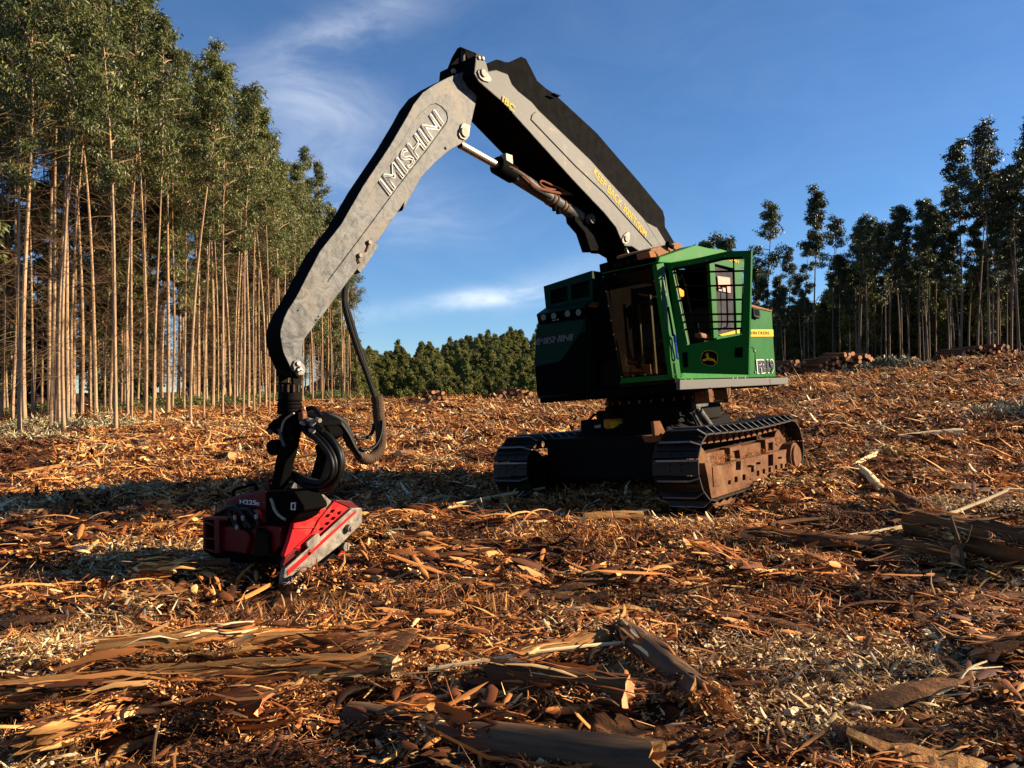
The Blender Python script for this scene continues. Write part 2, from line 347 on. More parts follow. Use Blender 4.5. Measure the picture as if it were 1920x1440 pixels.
def ground_mesh():
    th = np.concatenate([np.linspace(-50, 50, 460), np.linspace(50, 310, 90)[1:-1]])
    th = np.radians(th); rr = np.concatenate([[.05], np.geomspace(1.2, 75, 330), np.geomspace(77, 1500, 60)])
    T, R = np.meshgrid(th, rr); x, y = np.sin(T)*R, np.cos(T)*R; V = np.stack([x, y, gz(x, y)], -1).reshape(-1, 3)
    nT = len(th); i = np.arange(len(rr)-1)[:, None]; j = np.arange(nT)[None, :]; j2 = (j+1) % nT
    Fq = np.stack([i*nT+j, i*nT+j2, (i+1)*nT+j2, (i+1)*nT+j], -1).reshape(-1, 4)[:, ::-1]
    return V, Fq
gm = bpy.data.materials.new('bark_strewn_soil'); gm.use_nodes = True
t = gm.node_tree; b = t.nodes['Principled BSDF']; b.inputs['Roughness'].default_value = .95; b.inputs['Specular IOR Level'].default_value = .1
tcn = t.nodes.new('ShaderNodeTexCoord')
def gn(sc, det=8, dist=.5, stretch=None):
    n = t.nodes.new('ShaderNodeTexNoise'); n.inputs['Scale'].default_value = sc; n.inputs['Detail'].default_value = det; n.inputs['Distortion'].default_value = dist
    o = tcn.outputs['Object']
    if stretch:
        m_ = t.nodes.new('ShaderNodeMapping'); m_.inputs['Scale'].default_value = stretch; t.links.new(o, m_.inputs[0]); o = m_.outputs[0]
    t.links.new(o, n.inputs['Vector']); return n.outputs[0]
r = t.nodes.new('ShaderNodeValToRGB'); e = r.color_ramp.elements
for p_, c_ in ((.52, (.055,.021,.008)), (.66, (.21,.085,.026))): e.new(p_).color = (*c_, 1)
e[0].position = .30; e[0].color = (.008,.004,.002, 1); e[-1].position = .85; e[-1].color = (.30,.17,.06, 1)
t.links.new(gn(3.0, 12, 1.5, (.7, 1.6, 1)), r.inputs[0]); t.links.new(r.outputs[0], b.inputs['Base Color'])
bp = t.nodes.new('ShaderNodeBump'); bp.inputs['Strength'].default_value = .9; bp.inputs['Distance'].default_value = .08
t.links.new(gn(5.0, 12, 1.0), bp.inputs['Height']); t.links.new(bp.outputs[0], b.inputs['Normal'])
M['soil'] = gm
V, Fq = ground_mesh()
ground = place('ground', np_mesh('ground', V, Fq, 'soil', smooth=True)); tag(ground, kind='structure')

# ------------------------------------------------------------------ trees
M['leaf'] = ramp_mat('eucalyptus_leaf', [(0, (.036,.042,.011)), (.45, (.080,.102,.028)), (.8, (.165,.175,.052)), (1, (.32,.285,.105))], rough=.5, spec=.35, inst=.25, translucent=.22)
M['leaf_blue'] = ramp_mat('grey_green_leaf', [(0, (.022,.034,.012)), (.6, (.055,.070,.022)), (1, (.13,.125,.04))], rough=.5, spec=.3, inst=.25, translucent=.15)
M['leaf_hill'] = ramp_mat('hill_tree_leaf', [(0, (.035,.045,.012)), (.5, (.12,.13,.028)), (1, (.25,.23,.055))], rough=.6, spec=.2, inst=.35, translucent=.15)
M['brush'] = ramp_mat('wilted_pale_leaf', [(0, (.13,.095,.04)), (.4, (.34,.28,.14)), (.8, (.56,.50,.31)), (1, (.72,.66,.46))], rough=.6, spec=.2, inst=.15, translucent=.1)
def leaves(C, R, per, L, Wd, g, droop=.75, squash=.8):
    """leaf blades hung round the cluster centres C (radii R)"""
    n = len(C)*per; c = np.repeat(C, per, 0); r = np.repeat(R, per)
    p = g.normal(size=(n, 3)); p /= np.linalg.norm(p, axis=1)[:, None]; p *= (g.uniform(.15, 1, n)**.55)[:, None]; p[:, 2] *= squash
    c = c + p*r[:, None]
    d = g.normal(size=(n, 3))*.65; d[:, 2] -= droop; d += p*.35; d /= np.linalg.norm(d, axis=1)[:, None]
    s = np.cross(d, g.normal(size=(n, 3))); s /= np.linalg.norm(s, axis=1)[:, None]
    l = g.uniform(.6, 1.25, n)[:, None]*L; w = g.uniform(.6, 1.3, n)[:, None]*Wd
    V = np.stack([c, c+d*l*.45+s*w*.5, c+d*l, c+d*l*.4-s*w*.5], 1).reshape(-1, 3)
    cl = np.repeat(g.uniform(-.16, .16, len(C)), per); rnd = np.clip(g.beta(2.2, 2.4, n)+cl, 0, 1)
    return V, np.arange(n*4).reshape(-1, 4), np.repeat(rnd, 4)
def euc(name, seed, H, r0, bare, cr, ncl, per, L, Wd, leafmat, barkmat, dead=0, gaps=.0, lean=.4, full=.25):
    g = np.random.default_rng(seed); R_ = random.Random(seed)
    mb_l = MB(); top = np.array([g.normal()*lean, g.normal()*lean]); ph = g.uniform(0, 6, 2); am = g.uniform(.04, .16, 2)
    def ax(h):
        u = max(h, 0)/H; return np.array([top[0]*u**1.5+am[0]*math.sin(u*5+ph[0]), top[1]*u**1.5+am[1]*math.sin(u*6+ph[1]), h])
    b0 = ax(0); hs = np.linspace(-.3, H*.985, 16); mb = MB()
    P = [Vector(ax(h)-np.array([b0[0], b0[1], 0])) for h in hs]
    mb.tube(P, [max(.014, r0*(1-(max(h, 0)/H))**.8*(1.35 if h < .2 else 1)) for h in hs], 8)
    C, Rr = [], []
    def limb(h, a, ln, el, r, n=4):
        p0 = Vector(ax(h)-np.array([b0[0], b0[1], 0])); pts = [p0]
        for k in range(1, n+1):
            u = k/n; pts.append(p0+Vector((math.cos(a)*math.cos(el)*ln*u+R_.uniform(-.06, .06)*ln, math.sin(a)*math.cos(el)*ln*u+R_.uniform(-.06, .06)*ln, math.sin(el)*ln*u-.12*ln*u*u)))
        mb_l.tube(pts, [r*(1-.75*k/n) for k in range(n+1)], 4, cap=False); return pts
    for k in range(ncl):
        u = (k+.5)/ncl; h = H*(bare+(1-bare)*(.97*u**.9)); v = (h/H-bare)/(1-bare)
        prof = max(full, (.45+.55*min(1, v/.3))*(1-max(0, v-.35)/.68)**.7)
        ln = cr*prof*R_.uniform(.45, 1.1)*(1.25 if R_.random() < .12 else 1)
        pts = limb(h, k*2.399+R_.uniform(-.5, .5), ln, R_.uniform(.25, .95), .028+.012*ln)
        if R_.random() < gaps: continue
        for q, w in ((pts[-1], 1.0), (pts[-2], .8)):
            C.append(q+Vector((R_.uniform(-.2, .2), R_.uniform(-.2, .2), R_.uniform(-.1, .3)))); Rr.append(cr*R_.uniform(.24, .42)*w*(.6+.5*prof))
    for k in range(4): C.append(Vector(ax(H*(.93+.02*k))-np.array([b0[0], b0[1], 0]))); Rr.append(cr*.24)
    tw = MB()
    for k in range(dead):
        h = H*R_.uniform(.10, bare+.12); a = R_.uniform(0, 6.28); ln = R_.uniform(.8, 2.6); el = R_.uniform(-.5, 1.0)
        p0 = Vector(ax(h)-np.array([b0[0], b0[1], 0])); d = Vector((math.cos(a)*math.cos(el), math.sin(a)*math.cos(el), math.sin(el)))
        pts = [p0+d*ln*u+Vector((0, 0, -.35*ln*u*u))+Vector((R_.uniform(-.1, .1), R_.uniform(-.1, .1), R_.uniform(-.08, .08)))*u for u in (0, .33, .66, 1)]
        tw.tube(pts, [.012, .009, .006, .003], 3, cap=False)
        for _ in range(2):
            q = pts[R_.choice((1, 2))]; e_ = (d+Vector((R_.uniform(-.8, .8), R_.uniform(-.8, .8), R_.uniform(-.7, .3)))).normalized()
            tw.tube([q, q+e_*ln*.25, q+e_*ln*.5+Vector((0, 0, -.1))], [.007, .005, .003], 3, cap=False)
    Vl, Fl, rn = leaves(np.array([tuple(c) for c in C]), np.array(Rr), per, L, Wd, g)
    tm = mb.mesh(name+'_trunk', barkmat, smooth=True); cm = np_mesh(name+'_crown', Vl, Fl, leafmat, rn)
    return tm, cm, (tw.mesh(name+'_twigs', 'twig') if dead else None), mb_l.mesh(name+'_limbs', barkmat, smooth=True), H
LEFT = [euc('near', 20+i, 19.6+.7*(i % 3), .062+.012*(i % 4), (.62,.56,.50,.68,.58,.46,.64)[i], 1.25+.22*(i % 3), 34, 92, .25, .060, 'leaf', 'trunk', dead=46, lean=.45, gaps=.24) for i in range(7)]
YOUNG = [euc('young', 60+i, 12+2.*i, .06, .42, 1.3, 26, 110, .30, .085, 'leaf', 'trunk', dead=16) for i in range(2)]
RIGHT = [euc('far', 40+i, 23.5+1.2*(i % 3), .15, (.52, .66, .58, .70, .60)[i], 1.95+.3*(i % 3), 28, 100, .40, .14, 'leaf_blue', 'trunk_shaded', dead=8, gaps=.24, lean=.8, full=.55) for i in range(5)]
BUSH = [euc('bush', 90+i, 11.5+1.5*i, .09, .06, 2.6, 40, 95, .42, .15, 'leaf_blue', 'trunk', dead=10) for i in range(3)]
HILL = [euc('hill', 80+i, 13.5+1.0*i, .14, .20, 2.9+.15*i, 30, 130, .42, .22, 'leaf_hill', 'trunk_shaded') for i in range(4)]
def plant(proto, x, y, label, group, scale=1.0, rot=None, zoff=0.0, cat='tree', name='eucalyptus_tree'):
    t = thing(name, label, cat, loc=(x, y, G(x, y)-.03+zoff), group=group)
    t.rotation_euler = (0, 0, random.uniform(0, 6.28) if rot is None else rot); t.scale = (scale,)*3
    tm, cm, dm, lm, H = proto
    place('trunk', tm, t); place('crown', cm, t); tag(place('limbs', lm, t), kind='stuff')
    if dm: tag(place('dead_branches', dm, t), kind='stuff')
    return t
def ordinal(n):
    w = ['first','second','third','fourth','fifth','sixth','seventh','eighth','ninth','tenth','eleventh','twelfth','thirteenth','fourteenth','fifteenth','sixteenth','seventeenth','eighteenth','nineteenth']
    tens = {20:'twentieth',30:'thirtieth',40:'fortieth',50:'fiftieth'}; tn = {20:'twenty',30:'thirty',40:'forty',50:'fifty'}
    if n <= 19: return w[n-1]
    return tens[n] if n % 10 == 0 else tn[n//10*10]+'-'+w[n % 10-1]
# trunks one can follow down to the ground along the plantation's edge: foot in the photo
feet = [(8,776),(37,817),(46,812),(60,788),(78,772),(120,817),(128,808),(137,784),(152,772),(168,768),(205,783),(217,815),(228,766),(258,766),(273,788),(288,806),(303,764),
        (333,768),(357,801),(373,764),(388,768),(398,773),(417,789),(430,768),(448,768),(465,775),(477,782),(487,767),(513,770),(530,764),(548,760),(567,757),(586,756),(604,755),(622,754),(640,753),(655,752),(668,751),
        (22,795),(95,800),(110,776),(180,790),(192,772),(240,786),(247,803),(315,783),(345,776),(382,790),(408,771),(440,781),(455,792),(498,771),(505,784),(525,773)]
feet.sort()
used = []
def stand_scale(x, y, H):                        # the stand is tallest at its near corner and lower along the far edge
    px = F_PX*x/y+960; top = np.interp(px, [-200,150,270,300,400,415,490,520,600,640,690], [-170,-130,-80,75,95,150,175,270,300,360,455])+random.uniform(-25, 95)
    return float(np.clip(((740-top)/F_PX*y+CAM_H-G(x, y))/H, .6, 1.22))
for i, (px, py) in enumerate(feet):
    p = ground_hit(px, py)
    if py < 766 and px > 500: p = at(px, 752, 49+(px-500)*.14); p.z = G(p.x, p.y)
    d = p.y
    used.append((p.x, p.y))
    plant(LEFT[i % len(LEFT)], p.x, p.y, f'tall bare-stemmed eucalyptus, {ordinal(i+1)} along the front edge of the plantation from the left', 'eucalyptus trees along the plantation edge', scale=stand_scale(p.x, p.y, LEFT[i % len(LEFT)][4]))
k = 0
DEEP = 'slender eucalyptus among the crowded trunks behind the plantation edge'
xs0 = lambda y: -.53*y-1.2 if y < 38 else -21.0-.02*(y-38)
for j in range(40):
    y = 31+2.05*j
    for i in range(9 if y < 60 else 4):
        x = xs0(y)-1.0-2.2*i-(0 if y > 38 else 0)+random.uniform(-.7, .7); yy = y+random.uniform(-.8, .8)
        if x/yy < -.80 or x > -17.5: continue
        if min((x-a)**2+(yy-b)**2 for a, b in used) < 1.7: continue
        if random.random() < (.05 if i < 4 else .5): continue
        used.append((x, yy)); k += 1
        plant(YOUNG[k % 2] if random.random() < .22 else LEFT[k % len(LEFT)], x, yy, DEEP, 'eucalyptus trees inside the plantation', scale=stand_scale(x, yy, 20.3))
n_left = k
for j in range(56):                              # low bushy growth that closes the plantation behind the trunks
    yy = random.uniform(44, 104); xx = -.36*yy-8-random.uniform(0, 22)
    if xx > -24: xx = -24-random.uniform(0, 6)
    if j >= 26: yy = random.uniform(70, 128); xx = (random.uniform(-.45, -.33) if j % 2 else random.uniform(-.37, -.19))*yy
    plant(BUSH[j % 3], xx, yy, 'dark bushy tree closing the plantation behind its trunks', 'bushy trees deep in the plantation', scale=random.uniform(.75, 1.25), name='bushy_tree')
# stand on the rise beyond the right of the clearing: crown top in the photo, distance
tops = [(1345,452,128),(1375,450,122),(1437,384,104),(1452,520,112),(1478,470,110),(1507,450,98),(1526,366,100),(1560,410,104),(1575,480,96),(1590,500,108),(1612,416,96),(1640,422,104),(1660,420,94),(1690,390,92),(1702,450,98),(1722,372,90),
        (1735,420,96),(1752,405,88),(1775,352,92),(1797,272,84),(1815,372,90),(1830,300,84),(1852,232,78),(1868,330,90),(1893,290,80),(1905,345,86),(1926,222,76),(1945,300,80),(1412,500,118),(1465,560,120)]
for i, (px, py, d) in enumerate(tops):
    p = at(px, py, d); g0 = G(p.x, p.y); H = p.z-g0; pr = RIGHT[i % 5]
    plant(pr, p.x, p.y, f'tall dark round-crowned eucalyptus, {ordinal(i+1)} from the left among those above the log heaps', 'tall trees on the rise', scale=H/pr[4])
k = 0
for j in range(84):
    az = random.uniform(.315, .44) if j < 20 else random.uniform(.43, .84); y = random.uniform(76, 118); x = az*y
    if y < 82 and az < .5: continue
    if az > .68 and random.random() < .3: continue
    k += 1; plant(RIGHT[k % 5], x, y, 'thin dark eucalyptus crowded behind the tall trees on the rise', 'dark trees crowded on the rise', scale=random.uniform(.36, .55) if az < .44 else random.uniform(.5, .82))
for j in range(90):
    az = random.uniform(.31, .84); y = random.uniform(100, 135); k += 1
    plant(HILL[k % 4], az*y, y, 'bushy dark tree filling in low between the tall trunks on the rise', 'bushy trees low on the rise', scale=random.uniform(.5, .75) if az < .42 else random.uniform(.65, 1.05), name='bushy_tree')
# the hillside across the dip
hl = []
for row in range(32):
    d = 138+6.5*row
    for i in range(97):
        az = -.235+.0112*i+random.uniform(-.006, .006)+(.007 if row % 2 else 0)
        pass
        hl.append((az, d+random.uniform(-3.5, 3.5)))
def hill_px(az, d): return 960+az*F_PX
near_hill = [h for h in hl if -.20 < h[0] < .03 and 175 < h[1] < 290][::6]; rest = [h for h in hl if h not in near_hill]
for i, (az, d) in enumerate(near_hill[:60]):
    plant(HILL[i % 4], az*d, d, 'small rounded green tree in the forest covering the far hillside', 'trees on the far hillside', scale=random.uniform(.6, .9), name='hill_tree')
FOREST = rest+near_hill[60:]

# trees off to the right whose broken shade falls across the clearing
for i, (x, y, s) in enumerate([(27,6.0,.95),(30,4.0,1.0),(33,7.5,.9),(24,3.6,.8),(38,9.5,1.0),(36,5.0,1.05),(29,9.0,.85)]):
    plant(RIGHT[i % 5], x, y, 'eucalyptus outside the view whose crown shades the near ground', 'shade trees beside the clearing', scale=s)
print('trees', len(feet), n_left, k, len(hl))
# ------------------------------------------------------------------ the tracked harvester
U = Frame((2.71, 12.9, 0.08), 39.5, 1.9, 3.9)
H_ = thing('tracked_harvester', 'big green tracked forestry harvester with black cranked boom and its cab door swung open', 'harvester', mtx=U.M)
def V3(*a): return Vector(a)
def pl(pts, ax, val): return [U.L(x, y, ax, val) for x, y in pts]
def crop(pts, x0, y0, k): return [(x0+a/k, y0+b/k) for a, b in pts]
X, Y, Z = V3(1,0,0), V3(0,1,0), V3(0,0,1)

# --- tracks (forward = +x, side = +y)
TU0, TU1, TR = -1.62, 2.36, .455
def track_pose(s):
    """place and heading at a distance along the closed chain, starting at the bottom rear, running forwards"""
    L = (TU1-TU0)-2*TR; zc = TR+.045; arc = math.pi*TR; tot = 2*L+2*arc; s %= tot
    if s < L: return TU0+TR+s, zc-TR, 0.0
    s -= L
    if s < arc: a = s/TR; return TU1-TR+math.sin(a)*TR, zc-math.cos(a)*TR, a
    s -= arc
    if s < L:
        u = s/L; sag = -.035*math.sin(math.pi*u); return TU1-TR-s, zc+TR+sag, math.pi
    s -= L; a = math.pi+s/TR; return TU0+TR+math.sin(a)*TR, zc-math.cos(a)*TR, a
NSH = 40; TOT = 2*((TU1-TU0)-2*TR)+2*math.pi*TR; PIT = TOT/NSH
mb = MB()                                        # one shoe: plate, ridge with clipped ends, bolts; outside is -z
w = .34
mb.prism([(-PIT*.47,-w,0),(PIT*.47,-w,0),(PIT*.47,w,0),(-PIT*.47,w,0)], (0,0,.022))
mb.prism([(PIT*.34,-w,0),(PIT*.34,w,0),(PIT*.34,w-.10,-.085),(PIT*.34,-w+.10,-.085)], (PIT*.10,0,0))
mb.prism([(PIT*.335,-w+.10,-.085),(PIT*.335,w-.10,-.085),(PIT*.335,w-.105,-.095),(PIT*.335,-w+.105,-.095)], (PIT*.11,0,0), 1)
mb.prism([(PIT*.335,w+.002,-.002),(PIT*.335,w-.098,-.087),(PIT*.335,w-.105,-.095),(PIT*.335,w+.006,-.002)], (PIT*.11,0,0), 1)
mb.prism([(PIT*.0,-w+.02,0),(PIT*.0,w-.02,0),(PIT*.0,w-.07,-.035),(PIT*.0,-w+.07,-.035)], (PIT*.07,0,0))
mb.prism([(-PIT*.47,-w,0),(-PIT*.47,w,0),(-PIT*.47,w-.05,-.018),(-PIT*.47,-w+.05,-.018)], (PIT*.12,0,0))
for yy in (-.085, .085):
    for xx in (-.04, .035): mb.cyl((xx,yy,0), (xx,yy,-.016), .016, n=6)
SHOE = mb.mesh('track_shoe', ['shoe', 'shoe_edge'])
mb = MB()                                        # chain link: pair of side plates with a foot
for s_ in (-1, 1):
    mb.prism([(-PIT*.34,s_*.075,.022),(PIT*.34,s_*.075,.022),(PIT*.20,s_*.075,.06),(PIT*.20,s_*.075,.115),(PIT*.40,s_*.075,.15),(-PIT*.40,s_*.075,.15),(-PIT*.20,s_*.075,.115),(-PIT*.20,s_*.075,.06)], (0,.035*s_,0))
LINK = mb.mesh('track_link', 'rust')
def make_track(vc, out, lab):
    tr = part_empty('crawler_track', H_); tr.location = (0, vc, 0); tr['label'] = lab
    for i in range(NSH):
        x, z, a = track_pose(i*PIT)
        R = Matrix.Translation((x, 0, z)) @ Matrix.Rotation(-a, 4, 'Y')
        for nm, me in (('track_shoe', SHOE), ('track_link', LINK)):
            o = place(nm, me, tr); o.matrix_local = R
    return tr
tr_near = make_track(1.30, 1, 'crawler track with muddy side frame lit by the sun')
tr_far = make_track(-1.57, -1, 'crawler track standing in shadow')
def loc(tr, p): return Vector(p)-tr.location
VP = 1.56                                        # outer side plate of the near frame
fr = crop([(650,565),(740,600),(860,590),(1010,545),(1130,510),(1410,455),(1490,430),(1690,390),(1700,600),(1690,780),(1240,1000),(1000,1062),(760,1062),(725,960),(690,760)], 1220, 780, 6.4)
P = [loc(tr_near, p) for p in pl(fr, 1, VP)]
o = MB().prism(P, (0,-.10,0)).build('side_plate', 'rust', tr_near)
cm_ = MB()
def hole(cx, cy, w_, h_, sk=.0):
    q = crop([(cx-w_/2,cy-h_/2),(cx+w_/2,cy-h_/2-sk),(cx+w_/2,cy+h_/2-sk),(cx-w_/2,cy+h_/2)], 1220, 780, 6.4)
    Q = [loc(tr_near, p)+V3(0,.05,0) for p in pl(q, 1, VP)]; cm_.prism(Q, (0,-.25,0))
for a in [(945,800,34,52,6),(1025,765,40,70,8),(1120,740,38,72,8),(1222,637,36,84,8),(1288,690,32,66,6),(1358,668,32,62,6),(1428,648,32,64,6),(1505,622,28,62,5),(1570,605,28,62,5),(1622,598,26,50,5),
          (1185,605,50,28,6),(1292,572,54,30,8),(1550,505,46,26,6),(1640,490,34,22,4),(1052,600,62,110,10),(1440,535,62,140,10),
          (1036,945,44,66,6),(1225,880,38,66,6),(1303,855,36,62,6),(1376,832,34,58,6),(1442,810,32,56,6),(1512,790,30,54,6),(1592,762,28,54,6),(1652,735,26,50,6)]: hole(*a)
cut(o, cm_)
MB().box((TU0+.25,-.20,.20), (TU1-.35,.14,.66)).build('frame_beam', 'rust', tr_near, .01)
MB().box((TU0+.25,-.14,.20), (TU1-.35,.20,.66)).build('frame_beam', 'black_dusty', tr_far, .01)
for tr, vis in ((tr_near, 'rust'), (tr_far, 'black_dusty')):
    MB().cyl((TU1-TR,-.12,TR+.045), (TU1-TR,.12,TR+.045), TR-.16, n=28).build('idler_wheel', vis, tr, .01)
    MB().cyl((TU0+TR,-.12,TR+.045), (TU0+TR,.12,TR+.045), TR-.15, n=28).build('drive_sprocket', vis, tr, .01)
    for k in range(8):
        u = TU0+TR+.25+k*((TU1-TU0-2*TR-.5)/7); MB().cyl((u,-.13,.17), (u,.13,.17), .10, n=14).build('track_roller', vis, tr, .005)
sc = loc(tr_near, U.L(1492, 856, 1, 1.62)); MB().cyl(sc-V3(0,.30,0), sc, .235, n=28).cyl(sc, sc+V3(0,.035,0), .20, .185, n=28).build('final_drive', 'rust', tr_near, .012)
for q in ([(950,380),(1085,345),(1110,520),(960,560)], [(1375,285),(1490,255),(1490,430),(1385,440)]):   # carrier brackets on top, with a square opening
    P = [loc(tr_near, p) for p in pl(crop(q, 1220, 780, 6.4), 1, 1.50)]; c = sum(P, Vector())/4
    b_ = MB().prism(P, (0,-.16,0)).build('roller_bracket', 'rust', tr_near, .006)
    cut(b_, MB().prism([c+(p-c)*.58+V3(0,.05,-.02) for p in P], (0,-.3,0)))
P = [loc(tr_near, p) for p in pl(crop([(745,610),(870,600),(850,830),(760,850)], 1220, 780, 6.4), 1, VP+.012)]
MB().prism(P, (0,-.01,0)).build('cover_plate', 'rust', tr_near, .004)
P = [loc(tr_near, p) for p in pl(crop([(740,1050),(1060,1090),(1050,1120),(800,1140)], 1220, 780, 6.4), 1, VP+.05)]
MB().prism(P, (0,-.14,0)).build('rock_guard', 'rust', tr_near, .006)

# --- carbody, turntable and what stands on them
MB().prism([(1.75,-1.28,.30),(1.75,1.0,.30),(1.75,1.0,.95),(1.75,-1.28,.95)], (-3.0,0,0)).build('carbody', 'black_dusty', H_, .03)
MB().prism([(1.45,-.95,.955),(1.45,.75,.955),(1.2,.6,1.12),(1.2,-.8,1.12)], (-2.3,0,0)).build('carbody_top', 'black_dusty', H_, .02)
MB().cyl((.35,-.05,1.30), (.35,-.05,1.60), .78, n=40).build('turntable', 'black_dusty', H_, .02)
o = MB()
for k in range(28):
    a = k*2*math.pi/28; p = V3(.35+.80*math.cos(a), -.05+.80*math.sin(a), 1.42); o.cyl(p, p+V3(0,0,.05), .018, n=6)
tag(o.build('turntable_bolts', 'silver', H_), kind='stuff')
MB().box((-.55,-.75,1.08), (1.05,.70,1.34)).build('tilt_frame', 'black_dusty', H_, .02)
c = U.L(1150, 797, 0, 1.15)
MB().cyl(c-Z*.13, c+Z*.10, .155, .15, n=22).build('swing_motor', 'amber', H_, .012)
MB().cyl(c+Z*.10, c+Z*.30, .12, .11, n=22).build('swing_motor_cap', 'black_dusty', H_, .012)
sg = MB(); A = []
for k in range(7):
    a = math.radians(18+13*k); A.append(c+V3(math.cos(a)*.163, math.sin(a)*.163, 0))
sg.add([p+Z*.055 for p in A]+[p-Z*.045 for p in A], [[i, i+1, 8+i, 7+i] for i in range(6)]); sg.build('warning_label', 'yellow', H_)
P = pl([(1088,788),(1128,786),(1128,818),(1090,822)], 0, 1.25); MB().prism(P, (-.25,0,0)).build('valve_box', 'black_dusty', H_, .01)
P = pl([(1114,798),(1126,796),(1126,808),(1116,808)], 0, 1.27); MB().prism(P, (-.05,0,0)).build('valve_plate', 'pin', H_, .004)
P = pl(crop([(935,395),(1005,390),(1065,520),(1060,545),(950,545)], 1060, 720, 5.647), 1, .92); MB().prism(P, (0,-.05,0)).build('pivot_bracket', 'rust', H_, .006)
P = pl(crop([(1030,540),(1170,525),(1200,560),(1120,610),(1070,615)], 1060, 720, 5.647), 1, .95); MB().prism(P, (0,-.35,0)).build('mud_ledge', 'mud', H_, .02)
P = pl(crop([(1310,450),(1405,440),(1400,520),(1310,535)], 1060, 720, 5.647), 1, .70); MB().prism(P, (0,-.03,0)).build('frame_gusset', 'rust', H_, .004)
P = pl(crop([(1060,470),(1310,452),(1310,535),(1060,545)], 1060, 720, 5.647), 1, .62); MB().prism(P, (0,-.08,0)).build('cross_member', 'black_dusty', H_, .006)
a, b_ = U.L(1310, 770, 1, .85), U.L(1334, 804, 1, .85); MB().cyl(a, b_, .062, n=18).build('tilt_cylinder', 'steel_plain', H_)
a, b_ = U.L(1305, 755, 1, .85), U.L(1312, 774, 1, .85); MB().cyl(a, b_, .03, n=14).build('tilt_cylinder_rod', 'chrome', H_)
a, b_ = U.L(1300, 775, 1, .90), U.L(1318, 806, 1, .90); MB().cyl(a, b_, .022, n=10).build('steel_pipe', 'steel_plain', H_)
P = pl(crop([(1380,170),(1420,175),(1465,180),(1520,200),(1510,235),(1440,245),(1420,270),(1390,260)], 1060, 720, 5.647), 1, .88); MB().prism(P, (0,-.08,0)).build('tilt_bracket', 'steel_plain', H_, .008)
for pth, r in (([(900,370),(960,310),(1040,300),(1120,360),(1200,430)], .045), ([(1140,330),(1200,285),(1300,310),(1360,370),(1390,440)], .016), ([(1180,350),(1250,350),(1300,400)], .016), ([(250,390),(300,330),(370,325),(420,360)], .02)):
    MB().tube(smooth_path(pl(crop(pth, 1060, 720, 5.647), 0, .95)), r, 10).build('hydraulic_hose', 'black_dusty', H_, smooth=True)

# --- upper deck and engine housing
MB().box((-1.55,-1.14,1.535), (2.02,1.335,1.665)).build('deck', 'black', H_, .015)
P = pl([(1275,712),(1478,708),(1478,720),(1275,731)], 1, 1.40)
MB().prism(P, (0,-.06,0)).build('deck_edge', 'skirt', H_, .008)
q0, q1 = U.L(1444, 709, 1, 1.404), U.L(1445, 722, 1, 1.404); MB().prism([q0, q0+X*.008, q1+X*.008, q1], (0,.001,0)).build('deck_joint', 'black', H_)
def hx(px, py, u=2.03): return U.L(px, py, 0, u)
yL = hx(1005, 700).y; zl = lambda px, py, u=2.03: U.L(px, py, 0, u).z
print('housing left v', yL, 'right', hx(1112, 700).y, 'cab left', hx(1128, 600).y, 'cab right', hx(1264, 700).y)
k = 5.33
front = crop([(95,1372),(60,1010),(75,700),(100,632),(570,570),(590,1330)], 990, 490, k)
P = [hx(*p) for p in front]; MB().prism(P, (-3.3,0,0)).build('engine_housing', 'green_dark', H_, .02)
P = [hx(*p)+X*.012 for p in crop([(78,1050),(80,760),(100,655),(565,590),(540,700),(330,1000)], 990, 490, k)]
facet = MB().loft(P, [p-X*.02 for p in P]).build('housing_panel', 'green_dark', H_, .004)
P0 = [hx(*p) for p in crop([(330,1003),(545,700),(585,720),(590,1330),(420,1330)], 990, 490, k)]
MB().prism(P0, (.05,0,0)).build('side_facet', 'black', H_, .02)
P = [hx(*p) for p in crop([(80,1052),(330,1003),(420,1330),(100,1340)], 990, 490, k)]
MB().prism(P, (.03,0,0)).build('lower_guard', 'black', H_, .01)
P = [hx(*p) for p in crop([(85,530),(560,450),(575,560),(100,630)], 990, 490, k)]; MB().prism(P, (-.55,0,0)).build('lamp_bar', 'black', H_, .01)
P = [hx(*p)-X*.03 for p in crop([(85,528),(175,465),(640,380),(560,450)], 990, 490, k)]
q = [hx(85+0,0)]*0
A_ = [U.L(990+x/k, 490+y/k, 0, uu) for (x, y), uu in (((85,528),2.03),((562,450),2.03),((640,378),1.62),((178,462),1.62))]
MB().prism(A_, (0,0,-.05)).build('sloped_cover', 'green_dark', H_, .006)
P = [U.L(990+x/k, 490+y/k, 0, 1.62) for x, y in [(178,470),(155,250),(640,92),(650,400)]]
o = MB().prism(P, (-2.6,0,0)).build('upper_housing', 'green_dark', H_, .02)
cq = MB()
for q in ([(210,290),(380,245),(385,395),(215,430)], [(415,235),(600,180),(605,350),(420,385)]):
    Q = [U.L(990+x/k, 490+y/k, 0, 1.66) for x, y in q]; cq.prism(Q, (-.14,0,0))
cut(o, cq)
for q in ([(210,290),(380,245),(385,395),(215,430)], [(415,235),(600,180),(605,350),(420,385)]):
    Q = [U.L(990+x/k, 490+y/k, 0, 1.54) for x, y in q]; cc = sum(Q, Vector())/4
    vg = part_empty('vent', H_)
    for s_ in range(6):
        f_ = (s_+.5)/6; a0, a1 = Q[0].lerp(Q[3], f_), Q[1].lerp(Q[2], f_); MB().prism([a0, a1, a1+V3(-.03,0,.03), a0+V3(-.03,0,.03)], (.0,0,-.008)).build('vent_slat', 'black', vg)
